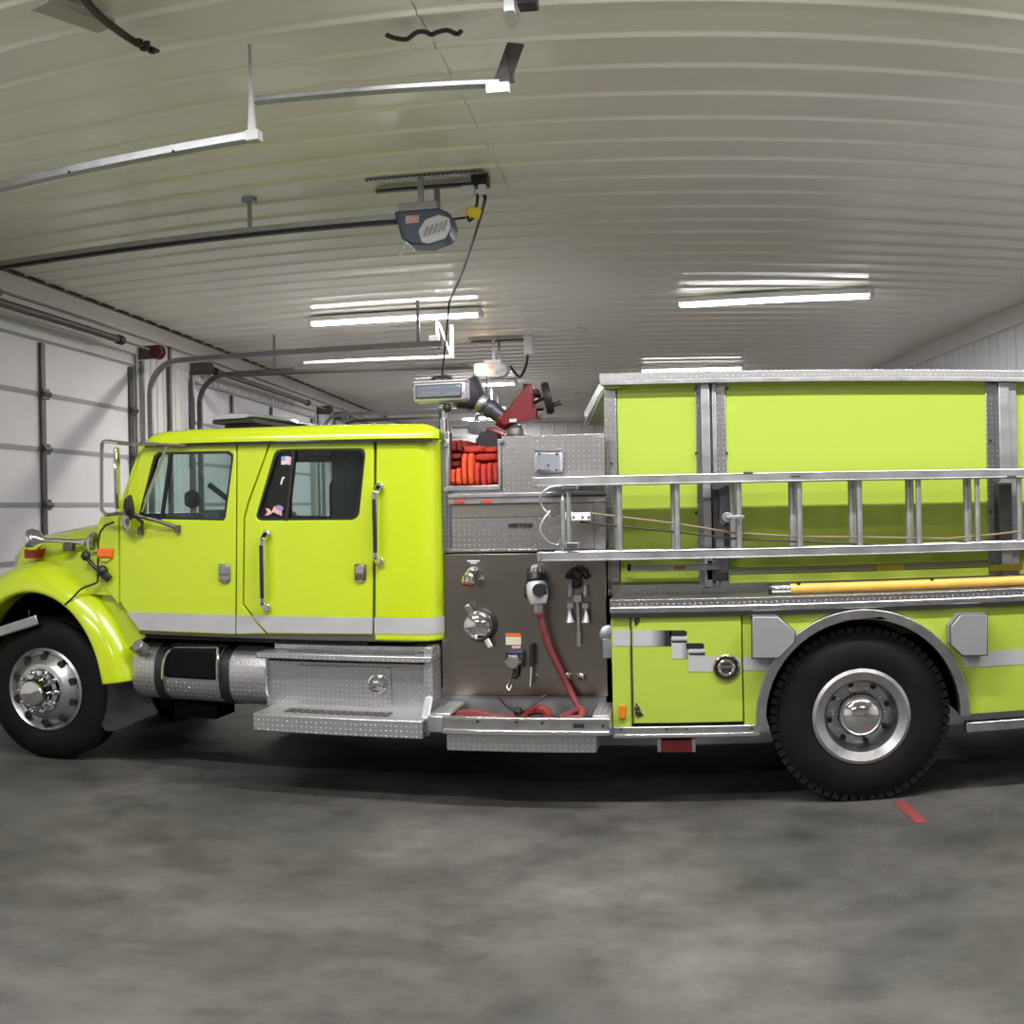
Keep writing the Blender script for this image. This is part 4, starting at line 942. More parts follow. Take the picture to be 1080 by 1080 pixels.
stripe([(725.5, 687), (727.5, 684.6), (743.5, 684.6), (743.5, 690.8), (727.5, 690.8)], cdoor, 'printed_bar', YD, G2)
stripe([(726, 691.2), (781, 694), (781, 708.5), (726, 708.5)], cdoor, 'printed_stripe', YD)
stripe([(784, 693), (822, 693), (812, 707), (784, 707)], bside, Y=YB)
stripe([(1012, 688), (1120, 682.5), (1120, 698), (1018, 704)], bside, Y=YB)
def scroll(ox, oy, sy):
    q = MB()
    for cx_, cy_, r0, t0, turns in ((4.3, 3.2, 2.6, 0, 1.3), (3.2, 8.2, 2.0, 2, 1.1)):
        pts = [at(ox + cx_ + r0 * (1 - .55 * k / 14) * cos(t0 + turns * 2 * pi * k / 14), oy + sy * (cy_ + r0 * (1 - .55 * k / 14) * sin(t0 + turns * 2 * pi * k / 14)), YD - .003) for k in range(15)]
        q.tube(pts, [.006 + .007 * (k / 14) for k in range(15)], 6)
    q.tube([at(ox + 6.5, oy + sy * 2.6, YD - .003), at(ox + 9.5, oy + sy * 1.2, YD - .003)], [.012, .004], 6); q.tube([at(ox + 3, oy + sy * 10, YD - .003), at(ox + 2.4, oy + sy * 14, YD - .003)], [.011, .003], 6)
    build_each(q, 'scroll_ornament', MATS['print_black'], cdoor)
scroll(668.3, 645.8, 1); scroll(668.8, 755.5, -1)
p = at(766, 703.5, YD); q = MB(); q.lathe([(.075, 0), (.075, -.012), (.066, -.018), (.056, -.006), (.0, -.002)], p, (0, 1, 0), 32); la = q.build('ring_latch', mat('dark_chrome', (.35, .3, .27), .12, 1), cdoor)
q = MB(); q.tube([v + Vector((0, -.02, 0)) for v in MB().ring(p, (0, 1, 0), .042, 20)] + [MB().ring(p, (0, 1, 0), .042, 20)[0] + Vector((0, -.02, 0))], .008, 6); q.obox(p + Vector((0, -.02, .006)), (.085, .016, .016), Matrix.Rotation(.05, 3, 'Y')); q.build('ring_handle', CHROME, cdoor)
R_((653, 743, 660, 757.5), YB, -.018, 0, 'marker_lamp', mat('amber_dim', (.6, .17, .01), .3, coat=.4), bevel=.004)
# angled side lamp boxes by the wheel arch
LB = [(793.5, 650.5), (821, 650.5), (838.5, 666.5), (838.5, 677), (821, 694.5), (793.5, 694.5)]
LB2 = [(1041.5, 648), (1013, 648.5), (1003, 660.5), (1003, 680), (1016, 692), (1041.5, 691.5)]
CAST = mat('lamp_box_casting', (.3, .3, .31), .5, .4)
for pts in (LB, LB2):
    q = MB(); q.pprism(pts, YB - .13, 0, .13); o = B('lamp_box', q, CAST, bevel=.006)
    q = MB(); cx_ = sum(p[0] for p in pts) / 6; cy_ = sum(p[1] for p in pts) / 6; q.pprism([(cx_ + (x - cx_) * 1.04, cy_ + (y - cy_) * 1.03) for x, y in pts], YB - .13, .012, .02); q.build('box_gasket', BLACK, o)
# red lamp hanging below the sill
R_((697, 780, 730, 793.5), YB + .1, 0, .05, 'underbody_lamp', REDL, bevel=.006); q = MB(); q.rbox((693.5, 779, 697.2, 793), YB + .1, -.005, .06); q.rbox((729.8, 779, 733.5, 793), YB + .1, -.005, .06); build_each(q, 'lamp_bracket', ALU, T)
R_((644, 655, 648, 700), YB + .06, 0, .2, 'edge_bumper', ALUL, bevel=.01)
q = MB(); pp = at(640.5, 669, YP); q.lathe([(.06, 0), (.055, -.03), (.03, -.045), (0, -.045)], Vector((X1p + .0, YP + .02, pp.z)), (-.2, 1, 0), 20); q.box(X1p - .03, X1p + .02, YP - .03, YP + .02, pp.z - .14, pp.z - .03); B('round_gauge', q, ALUL)

# ---- tank body above the deck
xt = at(638.5, 500, YT).x; ztt = at(860, 402, YT).z; zk = zd1
q = MB(); q.box(xt + .03, XE, YT + .03, 8.6, zk - .3, ztt); B('tank_core', q, LIMEF)
q = MB(); q.box(xt, xt + .03, YT + .03, 8.62, zk - .02, ztt); fw = B('tank_front_wall', q, mat('white_tank_front', (.62, .66, .55), .4))
q = MB()
for y, z in ((7.4, ztt - .12), (7.8, ztt - .22), (8.2, ztt - .12), (8.2, ztt - .34), (7.4, ztt - .34)): q.cyl((xt - .01, y, z), (xt, y, z), .016, n=8)
build_each(q, 'wall_bolt', BLACK, fw)
R_((638.5, 405, 651.5, 614), YT, -.006, .03, 'corner_strip', TREAD, bevel=.003)
def tpanel(x0, x1, nm='tank_panel'): return R_((x0, 402, x1, 614), YT, .0, .04, nm, LIMEF, bevel=.004)
tpanel(652.5, 736.5); tpanel(765.5, 1043); 
q = MB(); q.box(at(1071, 500, YT).x, XE, YT, YT + .04, zk, ztt); B('tank_panel', q, LIMEF)
def post(x0, x1, pieces):
    for i, (a, c, y0, m) in enumerate(pieces): R_((a, 404, c, 619), YT, y0, .03, 'post_strip', m, bevel=.004)
post(735, 767, [(735, 742.5, -.004, TREADD), (741, 750, -.05, ALUL), (750, 753, -.015, RUST), (752.5, 757, -.03, ALUL), (756.5, 767, -.012, TREAD)])
post(1041, 1073, [(1041, 1054, -.006, TREADD), (1053, 1064, -.05, ALUL), (1063, 1072.5, -.03, ALUL)])
q = MB()
for x, ys in ((734.2, (410, 478, 541)), (766.5, (410, 478)), (753.3, (412, 480)), (645, (489, 585)), (1044, (465, 540))):
    for y in ys: pp = at(x, y, YT); q.cyl(pp + Vector((0, -.02, 0)), pp, .008, n=8)
build_each(q, 'panel_bolt', BLACK, T)
# roof cap with a raked front edge
zl_, zh_ = at(860, 401.5, YT - .08).z, at(860, 389.5, YT - .08).z
xa = at(632, 400, YT - .08).x; xf = at(616.5, 444, 8.75).x; zfar = zl_ - .07
def capring(x0, x1, y, z0, z1): return [Vector((x0, y, z0)), Vector((x1, y, z0)), Vector((x1, y, z1)), Vector((x0, y, z1))]
q = MB(); q.loft([capring(xa, XE, YT - .08, zl_, zh_), capring(xa + .01, XE, YT + .1, zl_, zh_ + .01), capring(xf, XE, 8.72, zfar, zh_ - .05)]); cap_ = B('roof_cap', q, TREADW, bevel=.006)
q = MB(); q.box(xa + .005, XE, YT - .09, YT - .07, zl_ - .005, zl_ + .022); q.build('cap_lip', ALUL, cap_, .004)
q = MB(); q.add([Vector((xa + .03, YT - .05, zl_ - .004)), Vector((xt + .1, YT - .05, zl_ - .004)), Vector((xt + .1, 8.7, zfar - .004)), Vector((xf + .03, 8.7, zfar - .004)), Vector((xa + .03, YT - .05, zl_ - .02)), Vector((xt + .1, YT - .05, zl_ - .02)), Vector((xt + .1, 8.7, zfar - .02)), Vector((xf + .03, 8.7, zfar - .02))], [(0, 1, 2, 3), (7, 6, 5, 4), (0, 4, 5, 1), (1, 5, 6, 2), (2, 6, 7, 3), (3, 7, 4, 0)]); q.build('cap_underside', LIMEF, cap_)
q = MB(); q.box(at(563, 440, 8.7).x, xf + .05, 8.66, 8.72, at(590, 445, 8.7).z, at(590, 440.5, 8.7).z); B('far_rail', q, RUST)
# bracket that carries the ladder
q = MB(); q.rbox((752, 508, 770, 576), YT - .05, -.04, .04); q.rbox((745, 590, 768, 612), YT - .02, -.03, .03); br = B('ladder_bracket', q, RUST, bevel=.006)
q = MB(); q.pprism([(759, 515), (770, 510), (770, 545), (763, 555), (759, 552)], YT - .14, 0, .06); q.rbox((755, 560, 764, 578), YT - .12, 0, .06); q.build('bracket_arm', mat('bracket_grey_blue', (.16, .18, .22), .45, .5), br, .004)
R_((1052, 508, 1066, 576), YT - .05, -.04, .04, 'ladder_bracket', RUST, bevel=.006)
q = MB(); q.rbox((766, 543.5, 785, 547.5), 6.22, 0, .03); q.box(at(768, 545, 6.24).x, at(770.5, 545, 6.24).x, 6.24, YT - .02, at(768, 547, 6.24).z, at(768, 544, 6.24).z); q.cyl(at(767, 545.5, 6.235), at(767, 545.5, 6.26), .03, n=12); B('ladder_clamp', q, ALUL, bevel=.004)
# grey tool tubes low on the tank wall
q = MB(); a, b_, c, d = rect(663, 595.5, 760, 602, YT - .12); q.box(a, b_, YT - .12, YT - .06, c, d); tb = B('tool_channel', q, ALUL, bevel=.008)
q = MB(); q.rbox((661.5, 595, 665.5, 602.3), YT - .12, -.006, .06); q.build('channel_end', BLACK, tb, .006)
q = MB(); q.rbox((711, 597, 723, 600.5), YT - .12, -.006, 0); q.build('channel_label', mat('ochre_label', (.3, .16, .03), .5), tb)
q = MB(); a, b_, c, d = rect(768, 595.5, 1044, 603, YT - .12); q.box(a, b_, YT - .12, YT - .07, c, d); tb = B('tool_channel', q, mat('lime_grey_metal', (.3, .32, .2), .4, .5), bevel=.008)
for x0, x1 in ((924, 953), (1043, 1078)):
    q = MB(); q.rbox((x0, 595, x1, 601.5), YT - .12, -.02, .0); q.build('yellow_band', mat('yellow_band', (.45, .38, .02), .5), tb)

# ---- roof fittings: scene light on a mast, deck gun, brackets
SYL = 6.75
q = MB(); q.tube([at(469, 470, SYL), at(469, 431, SYL)], [.03, .026], 12); q.cyl(at(469, 462, SYL), at(469, 452, SYL), .04, n=14); q.cyl(at(469, 449, SYL), at(469, 444, SYL), .036, n=14); ms = B('light_mast', q, ALUL)
q = MB(); q.rbox((464, 426, 473, 432), SYL, -.05, .05); q.build('mast_bracket', GREY, ms, .006)
q = MB(); q.ball(at(471.5, 430, SYL - .05), .03, 10); q.build('mast_knob', BLACK, ms)
hd = R_((439.5, 403, 495, 424.8), SYL, -.1, .03, 'scene_light_head', mat('lamp_shell_pale', (.5, .51, .54), .35, .4), bevel=.02)
q = MB(); q.rbox((442.5, 407, 490.5, 421.5), SYL, -.108, -.09); q.build('lamp_bezel', mat('bezel_dark', (.06, .065, .08), .4), hd, .006)
q = MB(); q.rbox((444, 408.3, 489.3, 420.3), SYL, -.114, -.1); q.build('lamp_lens', mat('lens_blue_grey', (.2, .23, .29), .12, .3), hd, .004)
q = MB()
for i in range(14):
    if i in (6, 7): continue
    pp = at(446 + i * 3.2, 414.5, SYL - .116); q.obox(pp, (.012, .004, .012), Matrix.Identity(3))
for y in (410.5, 418): q.rbox((445, y, 488, y + .7), SYL, -.1165, -.112)
q.build('lamp_elements', LIQ, hd, kind='stuff')
q = MB(); q.tube(spline([at(456, 402.5, SYL), at(457.5, 399, SYL), at(461, 397.5, SYL), at(472, 397.5, SYL), at(475.5, 399, SYL), at(478, 402.5, SYL)], 5), .012, 8); q.build('carry_handle', BLACK, hd)
q = MB(); q.rbox((440, 402.5, 495, 405), SYL, -.105, .03); q.build('head_cap', ALU, hd, .004)
GY = 7.5
GUN = mat('gun_barrel_grey', (.1, .1, .12), .4, .5)
q = MB(); ax = at(530, 440, GY) - at(490, 412, GY); L = ax.length; ax.normalize(); p0 = at(490, 412, GY)
q.lathe([(.13, 0), (.135, .03), (.1, .09), (.075, .13), (.055, .14), (.055, .2), (.065, .21), (.065, .25), (.06, .26), (.06, L * .75), (.05, L)], p0, ax, 20); gn = B('deck_gun', q, GUN)
q = MB(); q.lathe([(.068, .135), (.072, .145), (.072, .175), (.068, .185)], p0, ax, 20); q.build('barrel_band', ALUL, gn)
q = MB(); q.pprism([(493, 408), (503, 421), (494, 434), (492, 431)], GY - .03, 0, .06); q.build('nozzle_fin', RUST, gn, .01)
q = MB(); q.prism([], 0, 0) if False else None
base = [(530, 449), (526, 443), (535, 431), (556, 405), (560, 405), (563, 415), (563, 430), (567, 435), (567, 441), (545, 445)]
q = MB(); q.pprism(base, GY - .11, 0, .22); q.tube([at(527, 441, GY), at(534, 446, GY), at(541, 444, GY)], .06, 10); q.build('gun_base', REDP, gn, .03)
q = MB(); q.tube([at(555.5, 418, GY), at(556, 405, GY)], .03, 8); q.tube([at(562, 426, GY - .05), at(569, 422, GY - .1), at(575, 419.5, GY - .12)], .012, 8); q.tube([at(562, 433, GY), at(573, 431.5, GY - .02)], .01, 6); q.ball(at(565, 415, GY), .035, 10); q.ball(at(568, 417, GY - .02), .022, 8); build_each(q, 'gun_lever', BLACK, gn)
q = MB(); q.lathe([(.02, -.02), (.105, -.025), (.115, 0), (.105, .025), (.02, .02)], at(577.5, 420, GY - .12), (1, .15, .2), 22); q.build('hand_wheel', BLACK, gn); q = MB(); q.bar(at(579, 428, GY - .14), at(592, 424.5, GY - .14), .04, .03); q.build('crank_handle', BLACK, gn, .006)
q = MB(); q.lathe([(.05, 0), (.045, .05), (.1, .08), (.1, .1)], at(543, 449, GY), (0, 0, -1), 18); q.cyl(at(543, 452, GY), (at(543, 452, GY).x, GY, ztp - .3), .06); q.build('gun_pedestal', ALUL, gn)
q = MB(); pp = at(541, 443.5, GY - .12); q.obox(pp, (.05, .004, .022), Matrix.Identity(3)); q.build('gun_label', WHITE, gn)
# black reel and red loop behind the hoses
q = MB(); pp = at(516, 465.5, 7.0); q.lathe([(.03, -.05), (.07, -.05), (.075, -.03), (.05, -.02), (.05, .04), (.075, .05), (.075, .07), (0, .07)], pp, (0, 1, 0), 20); rl = B('nozzle_head', q, BLACK)
q = MB(); q.tube(spline([at(515, 461, 7.0), at(514, 456, 7.0), at(518, 454.5, 7.0), at(527, 457, 7.0), at(531, 459, 7.0)], 5), .025, 8); q.build('nozzle_bail', REDP, rl)
q = MB(); q.rbox((501, 460.5, 507, 469), 7.3, 0, .12); B('clear_lamp', q, ALUL, bevel=.02)
q = MB(); q.box(at(476, 450, 7.9).x, at(494, 450, 7.9).x, 7.9, 7.95, at(485, 451.5, 7.9).z, at(485, 450, 7.9).z); B('cross_bar', q, RUST)

# ================================================================== THINGS CARRIED ON THE TRUCK
# folded fire hoses in the bay: every hose a thing, each fold a part
def fold_mesh(px, Y, dy, vertical):
    x0, x1, z0, z1 = rect(*px, Y); q = MB(); n = 10
    hw, hh = (x1 - x0) / 2, (z1 - z0) / 2; rr = min(hw, hh); rings = []
    for y, k in ((Y, .55), (Y + .012, .85), (Y + .035, 1), (Y + dy - .02, 1), (Y + dy, .8)):
        ring = []
        for i in range(20):
            a = 2 * pi * i / 20; ring.append(Vector(((x0 + x1) / 2 + hw * k * math.copysign(abs(cos(a)) ** .45, cos(a)), y, (z0 + z1) / 2 + hh * k * math.copysign(abs(sin(a)) ** .45, sin(a)))))
        rings.append(ring)
    q.loft(rings); return q
def hose_bundle(name, label, m, folds, Y0):
    z = min(rect(*f[0], YP)[2] for f in folds); x = rect(*folds[0][0], YP)[0]
    t = empty(name, (x, 6.8, z), label, 'fire hose', 'folded hoses in the open bay')
    for px, y in folds: fold_mesh(px, YP + y, .9, True).build('hose_fold', m, t)
hose_bundle('fire_hose', 'bright orange fire hose folded upright in the open hose bay', HOSE1,
            [((486, 478, 492.5, 512.5), .02), ((492.5, 477.5, 499, 512.5), .01), ((474.5, 494.5, 480, 512), .03), ((480, 493, 486, 512.5), .02)], 0)
hose_bundle('fire_hose', 'red fire hose folded in flat layers and upright folds beside the orange one', HOSE2,
            [((487.5, 470, 509, 477.8), .06), ((509, 471, 526, 477.5), .08), ((499.5, 478, 526, 486.5), .06), ((499.5, 487, 506, 513), .02), ((506, 488.5, 512.5, 513), .01), ((512.5, 487.5, 518.5, 512), .015), ((518.5, 487, 526, 511), .03)], 0)
hose_bundle('fire_hose', 'dark red fire hose rolled at the back of the open bay', HOSE3,
            [((474.5, 464, 481, 477.5), .2), ((481, 463.5, 486.5, 477.5), .2), ((486, 464.5, 493, 474), .22), ((474.5, 478, 486, 484.5), .08), ((474.5, 485, 486, 493), .1), ((475, 510.5, 525.5, 513.8), .06)], 0)
# red attack hose from the valve down into the tray
pth = spline([at(568.6, 645, YP - .15), at(572, 661, YP - .13), at(580, 685, YP - .1), at(591, 708, YP - .08), at(601, 728, YP - .08), at(611, 748, YP - .14), at(616, 760, YP - .15)], 6)
q = MB(); q.tube(pth, .019, 10); ho = q.build('attack_hose', HOSE4, None, label='pinkish red hose running from the discharge valve down into the tray', cat='hose')
q = MB(); q.cyl(pth[0] + Vector((0, 0, .012)), pth[1] + Vector((0, 0, -.01)), .028, n=14); q.build('hose_collar', HOSE4, ho)
def lay(name, pts, m, r, label, cat='hose', sub=None):
    q = MB(); q.tube(spline(pts, 6), r, 8); return q.build(name, m, None, label=label, cat=cat, group='hoses lying in the tray')
lay('tray_hose', [at(478, 759, 6.25), at(486, 754, 6.25), at(500, 753, 6.23), at(512, 756, 6.23), at(525, 758, 6.25), at(545, 757, 6.25)], HOSE4, .03, 'flattened red hose lying in the tray below the big chrome cap')
lay('tray_hose', [at(552, 759, 6.25), at(554, 752, 6.26), at(562, 749, 6.27), at(573, 749, 6.26), at(578, 754, 6.25), at(576, 760, 6.25)], HOSE3, .03, 'dark red hose looped in the tray below the black handled lever')
lay('tray_hose', [at(592, 757, 6.22), at(604, 752, 6.22), at(613, 748, 6.2), at(612, 757, 6.16), at(598, 758, 6.16)], HOSE4, .022, 'thin red hose doubled up in the tray where the attack hose ends')
q = MB(); q.tube(spline([at(526, 735, 6.29), at(534, 744, 6.22), at(545, 752, 6.16), at(547, 757, 6.08), at(544, 762, 6.04)], 6), .008, 6); q.tube(spline([at(575, 733, 6.29), at(563, 742, 6.22), at(552, 750, 6.16), at(547, 754, 6.1)], 6), .009, 6); q.ball(at(546, 750, 6.13), .03, 8)
q.build('tie_strap', BLACK, None, label='black strap tied across the hoses in the tray', cat='strap')

# extension ladder hung on the outside
lad = empty('extension_ladder', (at(562, 540, 6.26).x, 6.3, at(600, 587, 6.26).z), 'long silver aluminium extension ladder hung sideways along the lime tank', 'ladder')
LYF, LYB = 6.24, 6.36; XLE = 3.9
zr = {}
for nm, xs, ya, yb2 in (('upper_rail', 562, 498.2, 507.8), ('lower_rail', 566.5, 577.8, 587.2)):
    for Y, ex in ((LYF, 0), (LYB, .1)):
        x0 = at(xs, 540, Y).x + ex; z1, z0 = at(840, ya, LYF).z, at(840, yb2, LYF).z
        q = MB(); q.box(x0, XLE, Y, Y + .012, z0, z1); q.box(x0, XLE, Y, Y + .1, z1 - .01, z1); q.box(x0, XLE, Y, Y + .1, z0, z0 + .01); r_ = q.build(nm, ALUL, lad, .003)
        if Y == LYF:
            zr[nm] = (z0, z1)
            q = MB(); q.box(x0 - .006, x0 + .02, Y - .004, Y + .11, z0 - .003, z1 + .003); q.build('rail_cap', GREY, r_, .004)
zA, zB = zr['lower_rail'][1], zr['upper_rail'][0]
for x in (653, 714, 779.5, 843.5, 907, 969.5, 1031.5, 1076):
    X = at(x, 540, LYF + .03).x; q = MB(); q.cyl((X, LYF + .045, zA - .01), (X, LYF + .045, zB + .01), .017, n=12); q.build('rung', ALUL, lad)
for x in (651, 710.5, 773, 836.5, 899.5, 960, 1021): 
    X = at(x, 540, LYB + .03).x; q = MB(); q.cyl((X, LYB + .045, zA - .01), (X, LYB + .045, zB + .01), .019 if x < 800 else .027, n=12); q.build('rung', ALUL, lad)
for i in range(1, 6):
    X = at(1076, 540, LYF).x + .352 * i
    if X < XLE: q = MB(); q.cyl((X, LYF + .045, zA - .01), (X, LYF + .045, zB + .01), .017, n=12); q.build('rung', ALUL, lad)
# end fly pawl bars
for x, top, dx in ((599.5, 518, 0), (593.5, 527, 0)):
    q = MB(); X = at(x, 540, LYF + .02).x; q.cyl((X, LYF + .03, zA), (X, LYF + .03, at(x, top, LYF).z), .014, n=10); q.lathe([(.014, 0), (.009, .02), (.003, .03)], (X, LYF + .03, at(x, top, LYF).z), (0, 0, 1), 10); q.build('pawl_bar', ALUL, lad)
for px in ((596, 572, 611, 579), (593, 511, 610, 516.5)):
    q = MB(); q.rbox(px, LYF, -.012, .04); o = q.build('pulley_block', GREY, lad, .004)
    q = MB(); x0, y0, x1, y1 = px; q.rbox((x0 + 2, y0 + 1.6, x1 - 2, y0 + 2.6), LYF, -.016, -.01); q.rbox((x0 + 2, y0 + 4, x1 - 2, y0 + 5), LYF, -.016, -.01); build_each(q, 'block_slot', BLACK, o)
q = MB(); q.rbox((602.5, 540.5, 622.5, 549), LYF, .0, .012); q.rbox((591, 540, 603, 548), LYF, .03, .045); pb = build_each(q, 'pawl_plate', WHITE, lad, .003)[0]
q = MB()
for x in (605, 614.5, 621): pp = at(x, 545.5, LYF); q.cyl(pp + Vector((0, -.004, 0)), pp, .007, n=8)
build_each(q, 'plate_hole', BLACK, pb)
ROPE = mat('halyard_rope', (.22, .17, .11), .8)
for pts, m in (([(621, 541, .03), (653, 545, .06), (714, 552.5, .06), (765, 560.5, .06), (773, 562, .08), (843, 566, .1), (907, 566.5, .1), (1000, 568, .1), (1045, 564, .04), (1080, 560, .04), (1130, 555, .04)], ROPE), ([(612, 550.5, .03), (653, 555, .06), (714, 561, .06), (773, 568, .08), (840, 571, .1), (907, 574, .1), (1000, 574, .1), (1020, 572, .1)], mat('halyard_rope_dark', (.05, .04, .025), .8))):
    q = MB(); q.tube([at(x, y, LYF + d) for x, y, d in pts], .007, 6); q.build('halyard', m, lad)
q = MB(); q.tube(spline([at(592, 513, LYF), at(580, 514, LYF - .03), at(571, 522, LYF - .03), at(571, 533, LYF - .02), at(577, 541, LYF - .01), at(580, 546, LYF), ], 5), .008, 6); q.tube(spline([at(580, 539, LYF), at(574, 547, LYF - .02), at(570, 556, LYF - .03), at(572, 565, LYF - .03), at(580, 573, LYF - .02), at(588, 575, LYF), at(590, 570, LYF)], 5), .008, 6); build_each(q, 'cable_loop', ALUL, lad)
for x in (789, 839, 1067): 
    q = MB(); q.rbox((x - 5, 497.6 if x < 800 else 501.5, x + 5, 499.6 if x < 800 else 503.3), LYF, -.003, 0); q.build('scuff_label', RUST, lad)
# pike pole lying on the deck
PY = 6.2 + .1
a = at(809, 622.5, PY); c = Vector((a.x + 2.6, PY + .02, a.z))
pz = zd1 + .034
a = Vector((at(812, 622, PY).x, PY, pz)); c = Vector((2.9, PY + .03, pz))
pp_ = empty('pike_pole', (a.x, PY, zd1), 'yellow fibreglass pole with bright metal ferrule lying on the deck edge', 'pole')
k = a + (c - a).normalized() * .118
q = MB(); q.tube([k, c], .028, 12); q.build('shaft', YEL, pp_)
q = MB(); q.cyl(a, k, .03, n=14); q.build('ferrule', CHROME, pp_)
q = MB(); q.cyl(a - Vector((.008, 0, 0)), a + Vector((.01, 0, 0)), .032, n=14); q.build('ferrule_ring', BLACK, pp_)
for f in (.02, .35): 
    q = MB(); p = k + (c - k) * f; q.cyl(p + Vector((0, -.01, .02)), p + Vector((0, -.01, .035)), .012, n=8); q.build('stud', BLACK, pp_)
# ================================================================== CEILING FITTINGS AND THE BACKGROUND
PALE = mat('pale_grey_steel', (.42, .42, .43), .45, .2)
OPB = mat('opener_blue_grey', (.08, .1, .15), .35, .3); OPL = mat('opener_pale', (.62, .63, .65), .45)
def opener(name, px0, px1, pyc, z, label, rail_left, lit=False, scale=1.):
    """door opener hung from slotted angle iron; its rail runs to the left wall"""
    c = atz((px0 + px1) / 2, pyc, z); t = empty(name, (c.x, c.y, z), label, 'door opener', None)
    Lx = (at(px1, pyc, c.y).x - at(px0, pyc, c.y).x); s = Lx / 2
    def loc(u, v, w): return c + DR * u + DRY * v + Vector((0, 0, w))
    R = Matrix((DR, DRY, Vector((0, 0, 1)))).transposed()
    prof = [(-s, .12 * scale), (s * .55, .12 * scale), (s * .92, .07 * scale), (s, -.02 * scale), (s * .85, -.12 * scale), (s * .2, -.17 * scale), (-s * .45, -.16 * scale), (-s * .75, -.1 * scale)]
    q = MB(); q.loft([[loc(u * .97, -s * .55, w) for u, w in prof], [loc(u, -s * .4, w) for u, w in prof], [loc(u, s * .5, w) for u, w in prof]]); q.build('motor_housing', OPB if not lit else OPL, t, .02)
    lens = [(-s * .15, -.06 * scale), (s * .1, .03 * scale), (s * .55, .06 * scale), (s * .9, .03 * scale), (s * .95, -.05 * scale), (s * .75, -.13 * scale), (s * .2, -.165 * scale), (-s * .05, -.15 * scale)]
    q = MB(); q.loft([[loc(u, -s * .62, w) for u, w in lens], [loc(u, -s * .5, w) for u, w in lens]]); ln = q.build('lamp_cover', OPL, t, .008)
    q = MB()
    for k in range(5): q.obox(loc(s * (.12 + .16 * k), -s * .63, -.07 * scale + .01 * k), (.014 * scale, .02, .085 * scale), R @ Matrix.Rotation(.35, 3, 'Y'))
    build_each(q, 'cover_slot', GREY, t)
    q = MB(); q.obox(loc(-s * .2, 0, .135 * scale), (s * 1.3, s * .8, .03 * scale), R); q.obox(loc(-s * .2, -s * .42, .15 * scale), (s * 1.3, .012, .07 * scale), R); q.build('mount_plate', GALV, t, .003)
    q = MB(); q.obox(loc(-s * .35, -s * .56, .04 * scale), (s * .45, .01, .06 * scale), R); q.build('model_plate', PINK, t)
    top = CEIL - .03
    for dv in (0, .32 * scale):
        q = MB(); hgt = top - (z + .15 * scale); q.obox(loc(-s * .1 + dv * .2, -s * .3 + dv, .15 * scale + hgt / 2), (.045, .02, hgt), R); q.build('hanger', GALV, t)
    for dv in (-s * .3, -s * .3 + .32 * scale):
        q = MB(); Ls = s * 2.0 * 1.0; q.obox(loc(0, dv, top - z - .012), (Ls * 2, .05, .012), R); q.obox(loc(0, dv + .02, top - z + .005), (Ls * 2, .012, .03), R); a_ = q.build('slotted_angle', GALV if dv < 0 else RUST, t)
        if dv < 0:
            q = MB(); 
            for k in range(26): q.obox(loc(-Ls + (k + .5) * Ls * 2 / 26, dv - .026, top - z - .012), (Ls * .03, .004, .012), R)
            q.build('slots', BLACK, a_, kind='stuff')
    e = rail_left; 
    q = MB(); a = loc(-s, 0, .1 * scale); d = (e - a); q.bar(a, e, .07, .045); rl_ = q.build('rail', RUST if lit else GALV, t); q = MB(); q.bar(a + Vector((0, .01, -.035)), e + Vector((0, .01, -.035)), .05, .03); q.build('rail_shade_bar', BLACK, rl_)  # black bar stands in for the rail's shaded underside
    return t, loc, s
z1 = CEIL - .44
c1 = atz(449, 240, z1)
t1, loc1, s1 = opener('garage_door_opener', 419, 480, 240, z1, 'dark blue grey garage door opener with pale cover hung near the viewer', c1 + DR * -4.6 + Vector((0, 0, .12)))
z2 = CEIL - .52
c2 = atz(523, 390, z2)
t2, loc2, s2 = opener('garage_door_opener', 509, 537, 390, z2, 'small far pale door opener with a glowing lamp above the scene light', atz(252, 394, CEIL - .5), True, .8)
q = MB(); q.obox(loc2(-s2 * 1.05, -.15, 0), (.16, .2, .16), Matrix.Identity(3)); q.build('lit_lamp', emitm('opener_lamp', (1., .72, .42), 9.), t2, .04)
# outlet box, yellow plug and cables by the first opener
b = atz(503, 199, CEIL - .12)
q = MB(); q.obox(b + Vector((0.03, 0, .06)), (.13, .12, .1), Matrix.Identity(3)); bx = q.build('outlet_box', BLACK, None, .01, label='black ceiling outlet box with white plugs beside the near door opener', cat='outlet')
q = MB(); q.obox(b + Vector((-.06, -.04, -.03)), (.1, .08, .09), Matrix.Identity(3)); q.obox(b + Vector((.05, -.04, -.03)), (.06, .07, .09), Matrix.Identity(3)); q.build('plug', WHITE, bx, .012)
yp = at(499, 225, b.y - .05)
q = MB(); q.obox(yp, (.11, .06, .1), Matrix.Rotation(.3, 3, 'Y')); pl_ = q.build('yellow_plug', mat('yellow_plug', (.8, .6, .02), .4), None, .02, label='yellow plug adaptor hanging on a cable beside the near door opener', cat='plug')
q = MB(); q.tube(spline([at(504, 204, b.y - .05), at(503, 215, b.y - .05), at(501, 220, yp.y)], 5), .012, 6); q.tube(spline([at(496, 228, yp.y), at(493, 229, yp.y), at(488, 230, b.y - .05), at(478, 231, c1.y)], 5), .01, 6); q.tube(spline([at(493, 228, yp.y - .03), at(495, 233, yp.y - .03), at(499, 230, yp.y - .03)], 5), .01, 6); q.build('plug_cord', BLACK, pl_)
q = MB(); pth = [at(510, 206, b.y - .02), at(511, 213, b.y - .02), at(500, 250, b.y + .8), at(487, 288, b.y + 2.2), at(474, 318, b.y + 3.6)]
